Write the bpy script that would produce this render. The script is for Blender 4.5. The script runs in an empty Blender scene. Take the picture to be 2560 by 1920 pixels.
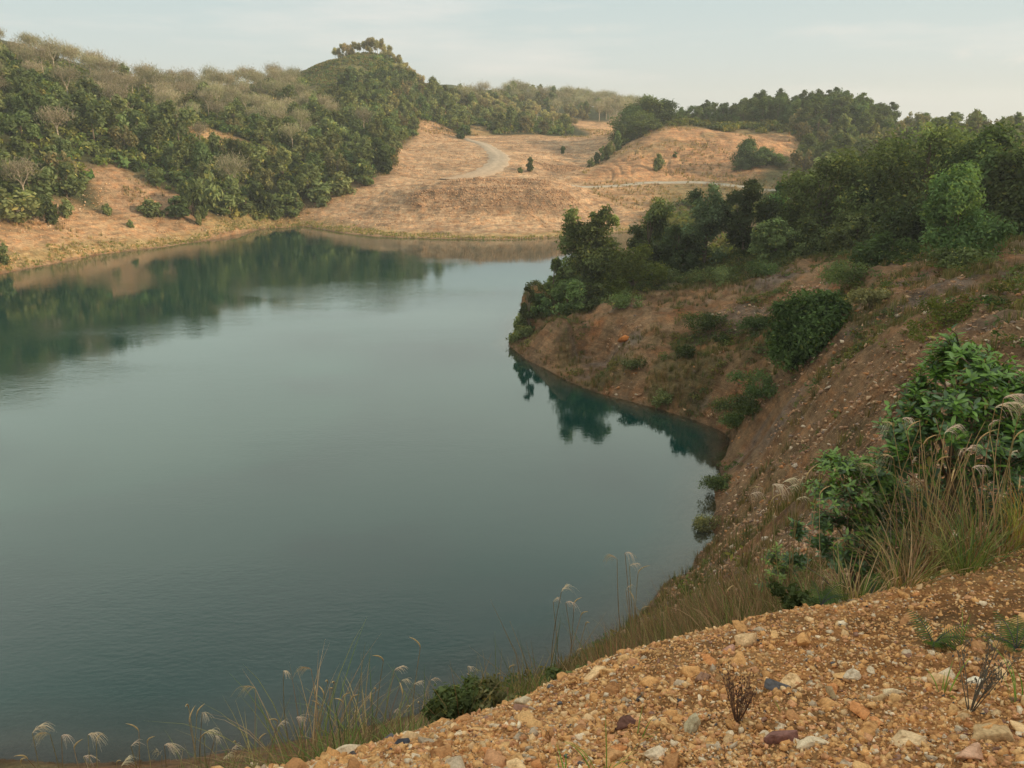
import bpy, math, random, time
import numpy as np
from math import radians as RD
T0 = time.time()
random.seed(7)
RNG = np.random.default_rng(7)
scene = bpy.context.scene
COL = scene.collection

# ------------------------------------------------------------------ camera
CAMZ = 18.0
PITCH = RD(18.0)
cam_d = bpy.data.cameras.new('camera')
cam_d.sensor_width = 36.0
cam_d.lens = 28.0
cam_d.clip_start = 0.05
cam_d.clip_end = 20000
cam = bpy.data.objects.new('camera', cam_d)
COL.objects.link(cam)
cam.location = (0, 0, CAMZ)
cam.rotation_euler = (RD(90) - PITCH, 0, 0)
scene.camera = cam

# ------------------------------------------------------------------ sun and sky
SUN_AZ = RD(104)          # clockwise from +Y (view direction)
SUN_EL = RD(20)
world = bpy.data.worlds.new("World")
scene.world = world
world.use_nodes = True
def build_world():
    nt = world.node_tree
    nt.nodes.clear()
    N = nt.nodes.new; L = nt.links.new
    out = N('ShaderNodeOutputWorld')
    sky = N('ShaderNodeTexSky'); sky.sky_type = 'NISHITA'; sky.sun_disc = False
    sky.sun_elevation = SUN_EL; sky.sun_rotation = SUN_AZ
    sky.air_density = 1.0; sky.dust_density = 3.0; sky.ozone_density = 1.0
    bg1 = N('ShaderNodeBackground'); bg1.inputs['Strength'].default_value = 0.10
    L(sky.outputs[0], bg1.inputs['Color'])
    # thin high veil of cloud that whitens the whole sky
    tc = N('ShaderNodeTexCoord')
    sep = N('ShaderNodeSeparateXYZ'); L(tc.outputs['Generated'], sep.inputs[0])
    veil = N('ShaderNodeValToRGB')
    st = [(0.0, (0.72, 0.70, 0.63)), (0.07, (0.60, 0.66, 0.64)), (0.155, (0.50, 0.61, 0.615)), (0.22, (0.96, 1.10, 0.98)), (0.36, (1.02, 1.13, 0.97)), (0.48, (0.84, 0.95, 0.83)), (0.60, (0.36, 0.44, 0.41)), (0.76, (0.24, 0.30, 0.29)), (0.88, (0.9, 0.92, 0.88)), (1.0, (2.2, 2.2, 2.1))]
    veil.color_ramp.elements[0].position = 0.0; veil.color_ramp.elements[0].color = (*st[0][1], 1)
    veil.color_ramp.elements[1].position = 1.0; veil.color_ramp.elements[1].color = (*st[-1][1], 1)
    for p_, c_ in st[1:-1]:
        e = veil.color_ramp.elements.new(p_); e.color = (*c_, 1)
    L(sep.outputs['Z'], veil.inputs[0])
    mp = N('ShaderNodeMapping'); mp.inputs['Scale'].default_value = (1.0, 1.0, 7.0)
    L(tc.outputs['Generated'], mp.inputs[0])
    nz = N('ShaderNodeTexNoise'); nz.inputs['Scale'].default_value = 3.2; nz.inputs['Detail'].default_value = 7
    nz.inputs['Roughness'].default_value = 0.55
    L(mp.outputs[0], nz.inputs[0])
    cr = N('ShaderNodeValToRGB'); cr.color_ramp.elements[0].position = 0.50; cr.color_ramp.elements[1].position = 0.78
    L(nz.outputs[0], cr.inputs[0])
    mx = N('ShaderNodeMixRGB'); mx.blend_type = 'MIX'
    mf = N('ShaderNodeMath'); mf.operation = 'MULTIPLY'; mf.inputs[1].default_value = 0.9
    L(cr.outputs[0], mf.inputs[0]); L(mf.outputs[0], mx.inputs[0])
    L(veil.outputs[0], mx.inputs[1]); mx.inputs[2].default_value = (0.80, 0.77, 0.72, 1)
    # a few faint warm puffs low over the horizon, fixed in the sky
    nz2 = N('ShaderNodeTexNoise'); nz2.inputs['Scale'].default_value = 26.0; nz2.inputs['Detail'].default_value = 6; nz2.inputs['Roughness'].default_value = 0.6
    mp2 = N('ShaderNodeMapping'); mp2.inputs['Scale'].default_value = (1.0, 1.0, 2.2); L(tc.outputs['Generated'], mp2.inputs[0]); L(mp2.outputs[0], nz2.inputs[0])
    last = mx.outputs[0]
    for az_, el_, w_, h_, s_ in [(11.5, 8.9, 2.6, .55, .8), (20.2, 5.4, 1.6, .5, .6), (28.0, 4.2, 1.5, .7, .8), (31.0, 3.6, 3.0, .6, .7), (5.0, 6.0, 7.0, .4, .35), (24.0, 7.6, 6.0, .4, .3), (-3.0, 8.4, 6.0, .35, .35)]:
        a_, e_ = RD(az_), RD(el_)
        c_ = (math.sin(a_) * math.cos(e_), math.cos(a_) * math.cos(e_), math.sin(e_))
        sb = N('ShaderNodeVectorMath'); sb.operation = 'SUBTRACT'; L(tc.outputs['Generated'], sb.inputs[0]); sb.inputs[1].default_value = c_
        ml = N('ShaderNodeVectorMath'); ml.operation = 'MULTIPLY'; L(sb.outputs[0], ml.inputs[0]); ml.inputs[1].default_value = (1 / RD(w_), 1 / RD(w_), 1 / RD(h_))
        ln = N('ShaderNodeVectorMath'); ln.operation = 'LENGTH'; L(ml.outputs[0], ln.inputs[0])
        m1 = N('ShaderNodeMath'); m1.operation = 'SUBTRACT'; m1.use_clamp = True; m1.inputs[0].default_value = 1.0; L(ln.outputs['Value'], m1.inputs[1])
        m2 = N('ShaderNodeMath'); m2.operation = 'MULTIPLY_ADD'; L(nz2.outputs[0], m2.inputs[0]); m2.inputs[1].default_value = 3.2; m2.inputs[2].default_value = -1.2; m2.use_clamp = True
        m3 = N('ShaderNodeMath'); m3.operation = 'MULTIPLY'; L(m1.outputs[0], m3.inputs[0]); L(m2.outputs[0], m3.inputs[1])
        m4 = N('ShaderNodeMath'); m4.operation = 'MULTIPLY'; L(m3.outputs[0], m4.inputs[0]); m4.inputs[1].default_value = s_ * 1.3; m4.use_clamp = True
        mm_ = N('ShaderNodeMixRGB'); L(m4.outputs[0], mm_.inputs[0]); L(last, mm_.inputs[1]); mm_.inputs[2].default_value = (0.84, 0.78, 0.71, 1)
        last = mm_.outputs[0]
    bg2 = N('ShaderNodeBackground'); bg2.inputs['Strength'].default_value = 1.0
    L(last, bg2.inputs['Color'])
    ms = N('ShaderNodeMixShader'); ms.inputs[0].default_value = 0.88
    L(bg1.outputs[0], ms.inputs[1]); L(bg2.outputs[0], ms.inputs[2])
    L(ms.outputs[0], out.inputs[0])
build_world()
sun_d = bpy.data.lights.new('sun', 'SUN')
sun_d.energy = 4.2
sun_d.angle = RD(0.6)
sun_d.color = (1.0, 0.80, 0.56)
sun = bpy.data.objects.new('sun', sun_d)
COL.objects.link(sun)
sun.rotation_euler = (RD(90) - SUN_EL, 0, -SUN_AZ + math.pi)
sun.rotation_euler = (RD(90) - SUN_EL, 0, math.pi - SUN_AZ)
scene.view_settings.view_transform = 'Standard'
scene.view_settings.look = 'None'
scene.view_settings.exposure = 0.28
scene.view_settings.gamma = 1.0
scene.cycles.max_bounces = 5
scene.cycles.transparent_max_bounces = 8
scene.cycles.volume_bounces = 0
scene.cycles.use_denoising = True

# ------------------------------------------------------------------ picture geometry: photo position (u, v) on a 2212 wide view + distance
F = 796.444
def ray(u, v):
    dx = u * 1024 / 2212 - 512
    dy = v * 768 / 1659 - 384
    fx = dx
    fy = F * math.cos(PITCH) - dy * math.sin(PITCH)
    fz = -F * math.sin(PITCH) - dy * math.cos(PITCH)
    return fx, fy, fz
def P(u, v, r):
    x, y, z = ray(u, v)
    h = math.hypot(x, y)
    return (x / h * r, y / h * r, CAMZ + z / h * r)
def PZ(u, v, zz=0.0):
    x, y, z = ray(u, v)
    t = (zz - CAMZ) / z
    return (x * t, y * t, zz)
def pol(azdeg, r, z):
    a = RD(azdeg)
    return (math.sin(a) * r, math.cos(a) * r, z)
def AZ(u, v=600):
    x, y, z = ray(u, v)
    return math.atan2(x, y)

# ------------------------------------------------------------------ noise
def _hash(ix, iy, seed):
    h = (ix.astype(np.int64) * 374761393 + iy.astype(np.int64) * 668265263 + seed * 974634777) & 0x7fffffff
    h = ((h ^ (h >> 13)) * 1274126177) & 0x7fffffff
    h = h ^ (h >> 16)
    return (h & 0xffff) / 65535.0
def vnoise(x, y, seed=0):
    ix = np.floor(x); iy = np.floor(y)
    fx = x - ix; fy = y - iy
    fx = fx * fx * (3 - 2 * fx); fy = fy * fy * (3 - 2 * fy)
    a = _hash(ix, iy, seed); b = _hash(ix + 1, iy, seed)
    c = _hash(ix, iy + 1, seed); d = _hash(ix + 1, iy + 1, seed)
    return (a * (1 - fx) + b * fx) * (1 - fy) + (c * (1 - fx) + d * fx) * fy
def fbm(x, y, octv=4, seed=0, gain=0.5):
    s = 0; a = 1; t = 0
    for i in range(octv):
        s = s + a * (vnoise(x * 2 ** i + i * 17.3, y * 2 ** i - i * 9.1, seed + i) * 2 - 1)
        t += a; a *= gain
    return s / t
def ridged(x, y, octv=4, seed=0):
    s = 0; a = 1; t = 0
    for i in range(octv):
        s = s + a * (1 - np.abs(vnoise(x * 2 ** i + i * 7.7, y * 2 ** i, seed + i) * 2 - 1) * 2)
        t += a; a *= 0.5
    return s / t
def sstep(a, b, x):
    t = np.clip((x - a) / (b - a), 0, 1)
    return t * t * (3 - 2 * t)

# ------------------------------------------------------------------ shoreline of the lake, plan view
SHORE = [PZ(*q)[:2] for q in [
    (0, 592), (112, 570), (225, 548), (337, 536), (450, 519), (562, 495), (656, 489), (700, 497), (743, 504), (800, 510), (870, 514),
    (1000, 517), (1100, 518), (1200, 513), (1300, 504), (1370, 500), (1440, 503), (1500, 512),
    (1510, 524), (1440, 548), (1350, 580), (1240, 606), (1170, 640), (1120, 690), (1098, 745),
    (1125, 768), (1170, 792), (1230, 826), (1300, 851), (1400, 877), (1500, 907), (1560, 930), (1578, 948),
    (1568, 985), (1550, 1005), (1560, 1025), (1543, 1050), (1545, 1080), (1548, 1100), (1530, 1135), (1550, 1160), (1530, 1185), (1500, 1205), (1495, 1235),
    (1440, 1255), (1400, 1310), (1340, 1370), (1270, 1425), (1130, 1470), (950, 1530), (700, 1590), (400, 1640), (150, 1650), (0, 1640)]]
SHORE += [pol(*q)[:2] for q in [(-48, 21, 0), (-65, 23, 0), (-90, 26, 0), (-110, 40, 0), (-95, 62, 0), (-75, 78, 0), (-55, 88, 0), (-44, 96, 0)]]
SHORE = np.array(SHORE)
def shore_dist(X, Y):
    """signed distance to the shoreline: positive on land"""
    n = len(SHORE)
    best = np.full(X.shape, 1e9); inside = np.zeros(X.shape, bool)
    for i in range(n):
        ax, ay = SHORE[i]; bx, by = SHORE[(i + 1) % n]
        ex, ey = bx - ax, by - ay
        t = np.clip(((X - ax) * ex + (Y - ay) * ey) / (ex * ex + ey * ey), 0, 1)
        best = np.minimum(best, np.hypot(X - ax - t * ex, Y - ay - t * ey))
        cond = ((ay > Y) != (by > Y)) & (X < (bx - ax) * (Y - ay) / (by - ay + 1e-12) + ax)
        inside ^= cond
    return np.where(inside, -best, best)

# ------------------------------------------------------------------ terrain control points
CP = []
def c(*pts):
    for q in pts: CP.append(P(*q))
def cz(*pts):
    for q in pts: CP.append(PZ(*q))
def cp(*pts):
    for q in pts: CP.append(pol(*q))
# gravel spoil where the photographer stands
cp((0, 0.9, 16.35), (40, 0.9, 16.4), (-40, 0.9, 16.2), (90, 1, 16.5), (-90, 1, 16.2), (180, 1, 16.6), (90, 4, 16.8), (180, 6, 17), (-90, 3, 15.0),
   (180, 40, 20), (135, 30, 22), (-135, 20, 10), (-170, 30, 16))
c((400, 1720, 2.35), (700, 1659, 2.55), (1000, 1659, 2.4), (1400, 1659, 2.35), (1800, 1659, 2.4), (2212, 1659, 2.5), (1200, 1590, 2.75),
  (1500, 1530, 2.95), (1900, 1500, 3.2), (2212, 1480, 3.4), (1600, 1430, 3.5), (1900, 1380, 3.9), (2212, 1330, 4.4))
lip = [(520, 1675, 2.6), (850, 1603, 2.95), (1100, 1508, 3.4), (1300, 1428, 3.9), (1480, 1378, 4.2), (1650, 1338, 4.5), (1830, 1300, 4.9), (2000, 1262, 5.3), (2212, 1185, 6.0)]
for i, (u, v, r) in enumerate(lip):
    x, y, z = P(u, v, r)
    CP.append((x, y, z))
    k = 0.95 if u < 1500 else (0.80 if u < 1900 else 0.62)
    for d in (0.5, 1.4):
        s = (r + d) / r
        CP.append((x * s, y * s, z - d * k * (1.15 if d > 1 else 1.05)))
cp((-42, 2.4, 15.8), (-42, 3.6, 14.6))
# slope below the lip down to the water
cz((1440, 1255), (1400, 1310), (1340, 1370), (1270, 1425), (1130, 1470), (950, 1530), (700, 1590), (400, 1640), (150, 1650), (0, 1640),
   (1495, 1235), (1500, 1205), (1550, 1160), (1530, 1135), (1548, 1100), (1543, 1050), (1568, 985), (1578, 948))
c((1400, 1400, 12), (1500, 1330, 13), (1550, 1290, 17), (1600, 1230, 19.5), (1600, 1330, 10.5), (1750, 1290, 9), (1900, 1270, 8), (2050, 1250, 8), (2212, 1190, 8.5),
  (1650, 1150, 22), (1750, 1150, 17), (1850, 1120, 15), (2000, 1080, 13.5), (2212, 1030, 13))
cp((-35, 12, 7.5), (-20, 12, 7.0), (0, 11, 8.0), (-35, 7, 11), (-15, 7, 11.2), (5, 8, 11))
# hillside right of the bay
c((1620, 1040, 33), (1700, 1030, 29), (1800, 1000, 25), (1950, 950, 21), (2212, 880, 18.5),
  (1620, 960, 42), (1680, 930, 37), (1770, 900, 32.5), (1880, 850, 29), (2000, 800, 26), (2212, 760, 23),
  (1640, 880, 44), (1720, 840, 40), (1840, 790, 35), (1880, 720, 38), (2000, 700, 34), (2150, 690, 30), (2212, 690, 29),
  (1900, 660, 42), (2000, 640, 42), (2120, 620, 40), (2212, 600, 40),
  (1840, 600, 52), (1900, 580, 54), (2000, 590, 48), (2100, 595, 48), (2212, 560, 48))
# gully
c((1650, 840, 45.5), (1680, 780, 48), (1700, 720, 51), (1740, 660, 54), (1800, 610, 57))
# peninsula
cz((1125, 768), (1170, 792), (1230, 826), (1300, 851), (1400, 877), (1500, 907), (1560, 930), (1098, 745), (1120, 690), (1170, 640), (1240, 606), (1350, 580), (1440, 548))
c((1150, 735, 66.5), (1200, 712, 66), (1250, 690, 66), (1320, 700, 62), (1230, 760, 60.5), (1330, 770, 57.5), (1430, 790, 54.5), (1530, 800, 51.5), (1580, 860, 48.5),
  (1400, 660, 64), (1500, 680, 60), (1600, 690, 57), (1600, 760, 53), (1480, 620, 69), (1560, 610, 67), (1650, 600, 64), (1660, 650, 59),
  (1250, 655, 71), (1330, 640, 72), (1420, 605, 76), (1520, 580, 76), (1620, 560, 75), (1720, 560, 70), (1800, 548, 70), (1900, 540, 68), (2000, 530, 66), (2212, 520, 62))
cp((0.6, 67.5, 1.2), (1.5, 71, 1.6), (2.5, 79, 1.6), (4, 84, 2.2), (6, 92, 2.2), (3.5, 73, 2.8))
# land behind the near right trees
cp((10, 95, 0.8), (15, 105, 0.8), (18, 100, 2.5), (22, 92, 6.5), (28, 90, 7), (34, 85, 7.5), (22, 120, 4), (28, 125, 5), (34, 125, 7), (25, 150, 6), (33, 160, 8), (40, 120, 8))
# far bank of the inlet, track and the orange hill
cz((1200, 513), (1300, 504), (1370, 500), (1440, 503), (1500, 512))
cp((15, 139, 2.5), (18, 140, 4), (25, 140, 6))
c((1380, 470, 152), (1450, 470, 151), (1300, 445, 157), (1400, 440, 161), (1500, 440, 162), (1650, 440, 160),
  (1250, 402, 172), (1350, 402, 174), (1450, 400, 176), (1580, 402, 176), (1700, 405, 175),
  (1290, 372, 182), (1350, 350, 190), (1450, 350, 190), (1550, 345, 190), (1650, 345, 190), (1380, 318, 200),
  (1340, 335, 198), (1420, 283, 212), (1550, 286, 213), (1690, 300, 213), (1720, 330, 205), (1750, 300, 220), (1280, 358, 200),
  (1480, 270, 240), (1600, 262, 250), (1750, 262, 250), (1900, 275, 250), (1400, 272, 235), (1350, 300, 225),
  (1850, 340, 195), (1850, 390, 165), (2000, 330, 190), (2000, 288, 250), (2212, 300, 230), (1600, 262, 300), (1900, 285, 320), (2212, 292, 320))
# tan mound of spoil in the middle
cz((656, 489), (700, 497), (743, 504), (800, 510), (870, 514), (1000, 517), (1100, 518))
c((690, 470, 158), (740, 445, 161), (800, 415, 165), (870, 400, 167), (800, 470, 151), (900, 470, 147), (1000, 470, 145), (1100, 470, 145), (1200, 470, 147), (1320, 470, 151),
  (900, 430, 151.5), (1050, 430, 149.5), (1200, 430, 151.5), (950, 401, 156.5), (1050, 397, 156), (1150, 398, 157), (1230, 405, 160),
  (900, 391, 172), (1000, 388, 172), (1100, 388, 173), (1200, 393, 173), (860, 360, 188), (950, 350, 193), (1050, 345, 196), (870, 325, 208), (960, 315, 214),
  (1100, 340, 196), (1150, 370, 186), (1200, 370, 190), (1100, 312, 222), (1000, 300, 236), (1150, 303, 236), (1230, 320, 222), (1280, 340, 210), (930, 297, 230), (1080, 298, 245), (1250, 300, 245))
# left slope and its ridge (ground under the trees)
cz((0, 592), (112, 570), (225, 548), (337, 536), (450, 519), (562, 495))
c((0, 540, 127), (120, 515, 134), (250, 500, 140), (380, 490, 144), (500, 475, 151), (600, 474, 159), (650, 466, 161),
  (0, 480, 136), (100, 460, 143), (200, 445, 148), (300, 440, 150), (420, 450, 150), (550, 445, 158), (680, 430, 165), (780, 395, 169), (830, 360, 182),
  (0, 380, 150), (150, 370, 156), (300, 370, 160), (450, 380, 163), (600, 380, 170), (750, 350, 180), (850, 310, 205),
  (0, 270, 168), (150, 270, 174), (300, 285, 176), (450, 300, 180), (600, 300, 190), (750, 290, 202), (880, 275, 230),
  (0, 190, 190), (150, 210, 196), (300, 240, 200), (450, 250, 206), (600, 242, 218), (720, 232, 230), (860, 230, 252),
  (0, 112, 215), (130, 155, 220), (230, 178, 226), (370, 212, 235), (480, 203, 250), (580, 196, 262), (650, 180, 276),
  (700, 150, 285), (760, 120, 300), (830, 127, 300), (880, 172, 300), (760, 200, 245), (830, 200, 250), (950, 216, 300), (1010, 232, 310),
  (950, 250, 262), (1050, 262, 275), (1100, 238, 330), (1130, 212, 380), (1250, 224, 430), (1380, 246, 460), (1150, 275, 290), (1280, 275, 300), (1330, 290, 300),
  (1250, 245, 360), (1450, 262, 480), (1650, 275, 520), (2212, 285, 520))
# lake bed
cp((-33, 60, -5), (-20, 40, -6), (0, 40, -6), (-15, 70, -6), (0, 75, -6), (-25, 90, -4), (-8, 110, -5), (5, 60, -5), (10, 48, -4), (2, 110, -4), (-50, 50, -5), (-85, 44, -4),
   (-30, 27, -4), (-10, 25, -4), (8, 33, -3), (-10, 128, -3), (13, 42, -3))
# outside the frame: behind the ridges, ground rising to the added shading hills on the right
cp((-50, 110, 6), (-70, 100, 8), (-50, 160, 25), (-50, 200, 42), (-75, 170, 35), (-100, 90, 15), (-130, 70, 20), (-100, 200, 40), (180, 200, 30), (-150, 200, 35),
   (-33, 260, 42), (-20, 300, 30), (-10, 330, 30), (-5, 400, 36), (-33, 400, 20), (-20, 500, 15), (0, 600, 30), (10, 700, 20), (20, 800, 12), (30, 700, 12), (33, 400, 14),
   (-50, 700, 10), (-30, 1500, 0), (0, 1500, 0), (30, 1500, 2), (-30, 5000, 0), (0, 5000, 0), (30, 5000, 0), (60, 1500, 5), (60, 5000, 0), (-60, 5000, 0), (-60, 1500, 0), (120, 2000, 0), (180, 2000, 0), (-120, 2000, 0),
   (44, 12, 15.5), (44, 25, 12.5), (44, 45, 10), (44, 80, 9), (48, 150, 12), (48, 250, 14), (60, 30, 18), (60, 60, 22), (90, 15, 20), (90, 40, 32))
CP = np.array(CP)

def warp(X, Y):
    r = np.hypot(X, Y) + 1e-6
    a = np.arctan2(X, Y)
    l = np.log(r)
    # log-polar plane closed up around the back by using cos/sin
    return np.stack([a * 1.25, l], -1)
def tps_kernel(d2):
    return np.power(d2 + 1e-5, 0.75)
_W = warp(CP[:, 0], CP[:, 1])
def _solve():
    n = len(CP)
    d2 = ((_W[:, None] - _W[None]) ** 2).sum(-1)
    A = tps_kernel(d2) * -1
    A[np.diag_indices(n)] -= -0.0
    Pm = np.c_[np.ones(n), _W]
    M = np.zeros((n + 3, n + 3)); M[:n, :n] = A + np.eye(n) * -0.00025; M[:n, n:] = Pm; M[n:, :n] = Pm.T
    # heights are scaled by distance so near ground keeps centimetre accuracy
    b = np.zeros(n + 3); b[:n] = (CP[:, 2] - CAMZ) / np.hypot(CP[:, 0], CP[:, 1])
    return np.linalg.solve(M, b)
_C = _solve()
def tps(X, Y):
    Q = warp(X.ravel(), Y.ravel())
    out = np.empty(len(Q))
    for s in range(0, len(Q), 20000):
        q = Q[s:s + 20000]
        d2 = ((q[:, None] - _W[None]) ** 2).sum(-1)
        out[s:s + 20000] = -tps_kernel(d2) @ _C[:-3] + _C[-3] + q @ _C[-2:]
    r = np.hypot(X, Y)
    return out.reshape(X.shape) * r + CAMZ
# coarse table of the smooth surface in (azimuth, ln r), read back bilinearly
GA = np.concatenate([np.linspace(-math.pi, -0.80, 40)[:-1], np.linspace(-0.80, 0.80, 330), np.linspace(0.80, math.pi, 40)[1:]])
GL = np.linspace(math.log(0.4), math.log(6000), 460)
_ga, _gl = np.meshgrid(GA, GL)
_x = np.sin(_ga) * np.exp(_gl); _y = np.cos(_ga) * np.exp(_gl)
TAB = tps(_x, _y)
SHD = shore_dist(_x, _y)
def lookup(tab, X, Y):
    a = np.arctan2(X, Y); l = np.log(np.maximum(np.hypot(X, Y), 0.41))
    ia = np.clip(np.searchsorted(GA, a) - 1, 0, len(GA) - 2)
    fa = np.clip((a - GA[ia]) / (GA[ia + 1] - GA[ia]), 0, 1)
    li = (l - GL[0]) / (GL[1] - GL[0])
    il = np.clip(np.floor(li).astype(int), 0, len(GL) - 2); fl = np.clip(li - il, 0, 1)
    return (tab[il, ia] * (1 - fa) + tab[il, ia + 1] * fa) * (1 - fl) + (tab[il + 1, ia] * (1 - fa) + tab[il + 1, ia + 1] * fa) * fl

def in_poly(X, Y, poly):
    inside = np.zeros(np.shape(X), bool); n = len(poly)
    for i in range(n):
        ax, ay = poly[i][:2]; bx, by = poly[(i + 1) % n][:2]
        inside ^= ((ay > Y) != (by > Y)) & (X < (bx - ax) * (Y - ay) / (by - ay + 1e-12) + ax)
    return inside
def poly_soft(X, Y, poly, w):
    """1 inside, fading over w metres across the outline"""
    n = len(poly); best = np.full(np.shape(X), 1e9)
    for i in range(n):
        ax, ay = poly[i][:2]; bx, by = poly[(i + 1) % n][:2]
        ex, ey = bx - ax, by - ay
        t = np.clip(((X - ax) * ex + (Y - ay) * ey) / (ex * ex + ey * ey + 1e-9), 0, 1)
        best = np.minimum(best, np.hypot(X - ax - t * ex, Y - ay - t * ey))
    d = np.where(in_poly(X, Y, poly), best, -best)
    return sstep(-w / 2, w / 2, d)

# land zones in plan
MOUND = [P(*q) for q in [(662, 488, 153), (680, 460, 161), (780, 408, 166), (850, 380, 178), (850, 325, 205), (920, 296, 232), (1080, 292, 250), (1260, 298, 250), (1330, 330, 212),
                         (1250, 380, 185), (1260, 405, 168), (1370, 460, 152), (1372, 505, 140), (1200, 520, 128), (1000, 524, 128), (800, 518, 132), (700, 502, 140)]]
BANDS = [[P(*q) for q in [(868, 428, 152), (900, 412, 155), (1050, 408, 154), (1225, 414, 156), (1260, 440, 152), (1180, 456, 147.5), (1000, 458, 146), (900, 448, 148)]],
         [P(*q) for q in [(945, 402, 157.5), (1000, 396, 161), (1190, 399, 161), (1185, 404, 157), (1060, 401, 157)]],
         [P(*q) for q in [(1150, 352, 196), (1240, 345, 200), (1270, 368, 190), (1200, 376, 186)]]]
ORANGE = [P(*q) for q in [(1240, 398, 177), (1320, 345, 196), (1410, 280, 215), (1550, 278, 217), (1720, 290, 217), (1740, 330, 205), (1620, 400, 178), (1400, 405, 178)]]
ROAD = np.array([P(*q)[:2] for q in [(1002, 303, 238), (1035, 314, 226), (1058, 328, 213), (1076, 344, 201), (1080, 356, 193), (1064, 370, 186), (1035, 380, 180), (995, 388, 174), (960, 393, 170)]])
TRACK = np.array([P(*q)[:2] for q in [(1225, 402, 170), (1300, 403, 172), (1400, 400, 177), (1500, 398, 178), (1590, 403, 176), (1700, 413, 172)]])
def line_dist(X, Y, pl):
    best = np.full(np.shape(X), 1e9)
    for i in range(len(pl) - 1):
        ax, ay = pl[i]; bx, by = pl[i + 1]; ex, ey = bx - ax, by - ay
        t = np.clip(((X - ax) * ex + (Y - ay) * ey) / (ex * ex + ey * ey), 0, 1)
        best = np.minimum(best, np.hypot(X - ax - t * ex, Y - ay - t * ey))
    return best
def ground_height(X, Y, detail=True):
    X = np.asarray(X, float); Y = np.asarray(Y, float)
    z = lookup(TAB, X, Y)
    d = lookup(SHD, X, Y)
    r = np.hypot(X, Y)
    az = np.arctan2(X, Y)
    # added unseen hills on the right, shaped so their shadow covers the near shore
    hill = (44 - 12 * sstep(38, 52, Y)) * np.exp(-np.maximum(0, (np.abs(X - 120) - 14) / 18) ** 2) * np.exp(-np.maximum(0, (np.abs(Y - 26) - 36) / 20) ** 2)
    hill2 = 38 * np.exp(-np.maximum(0, (np.abs(X - 76) - 18) / 14) ** 2) * np.exp(-np.maximum(0, (np.abs(Y + 24) - 26) / 12) ** 2)
    z = np.maximum(z, np.maximum(hill, hill2))
    if detail:
        land = sstep(0.0, 2.5, d)
        z0 = z
        mid = sstep(14, 26, r)
        far = sstep(90, 115, r)
        z = z + mid * (1 - far) * land * (1.0 * fbm(X / 6, Y / 6, 6, 3, 0.58) + 0.55 * (ridged(X / 3.1, Y / 3.1, 5, 11) - 0.5) + 0.9 * sstep(0.0, 1.0, d) * (1 - sstep(2, 7, d)) * sstep(40, 50, r) * (.8 + .5 * fbm(X / 2, Y / 2, 3, 19)))
        # erosion runnels on the near hillside, running down towards the bay
        w = X * 0.55 + Y * 0.83
        z = z - mid * (1 - far) * land * 0.75 * np.maximum(0, ridged(w / 2.3 + 0.5 * fbm(X / 4, Y / 4, 2, 8), (X - Y) / 16, 3, 23) - 0.35)
        near = 1 - sstep(5, 12, r)
        z = z + near * (0.055 * fbm(X / 0.55, Y / 0.55, 4, 31) + 0.03 * fbm(X / 0.12, Y / 0.12, 3, 37))
        m2 = (1 - near) * (1 - far)
        z = z + m2 * land * (0.12 * fbm(X / 1.1, Y / 1.1, 4, 41) + 0.04 * fbm(X / 0.3, Y / 0.3, 2, 43))
        mm = poly_soft(X, Y, MOUND, 6)
        z = z + far * land * (1 - mm) * 1.3 * fbm(X / 14, Y / 14, 4, 51)
        lowf = sstep(0, 6, d)
        z = z + mm * lowf * (0.55 * fbm(X / 9, Y / 3.5, 5, 61, 0.55) + 0.12 * (ridged(X / 9.0, Y / 1.6, 3, 67)))
        bb = np.maximum.reduce([poly_soft(X, Y, q, 3) for q in BANDS])
        z = z + bb * (.35 + .5 * fbm(X / 2.2, Y / 2.2, 3, 73))
        clod = fbm(X / 0.9, Y / 0.9, 2, 71)
        z = z + mm * lowf * 0.16 * clod
        oo = poly_soft(X, Y, ORANGE, 8)
        z = z - oo * 0.55 * np.maximum(0, ridged(X / 2.8 + fbm(X / 9, Y / 9, 2, 79), Y / 26, 4, 77) - 0.1)
        # terrace steps of the dumped spoil
        sh = z0 / 1.15 + 0.25 * fbm(X / 10, Y / 5, 3, 83)
        st_ = (np.floor(sh) + sstep(0.55, 1.0, sh - np.floor(sh))) * 1.15
        z = z + mm * lowf * 0.5 * (st_ - sh * 1.15 + 0.3) * (1 - sstep(6.0, 8.0, z0))
        rd = 1 - sstep(2.5, 6.0, np.minimum(line_dist(X, Y, ROAD), line_dist(X, Y, TRACK) + 0.8))
        z = z * (1 - rd) + z0 * rd
    # exact shoreline
    z = np.where(d > 0, np.maximum(z, 0.02 + 0.12 * np.minimum(d, 3)), np.minimum(z, -0.01 - (0.30 + 0.25 * sstep(30, 60, r)) * np.minimum(-d, 8)))
    return z
def GZ(x, y):
    return float(ground_height(np.array([x]), np.array([y]))[0])
print('terrain tables', round(time.time() - T0, 1))

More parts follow.
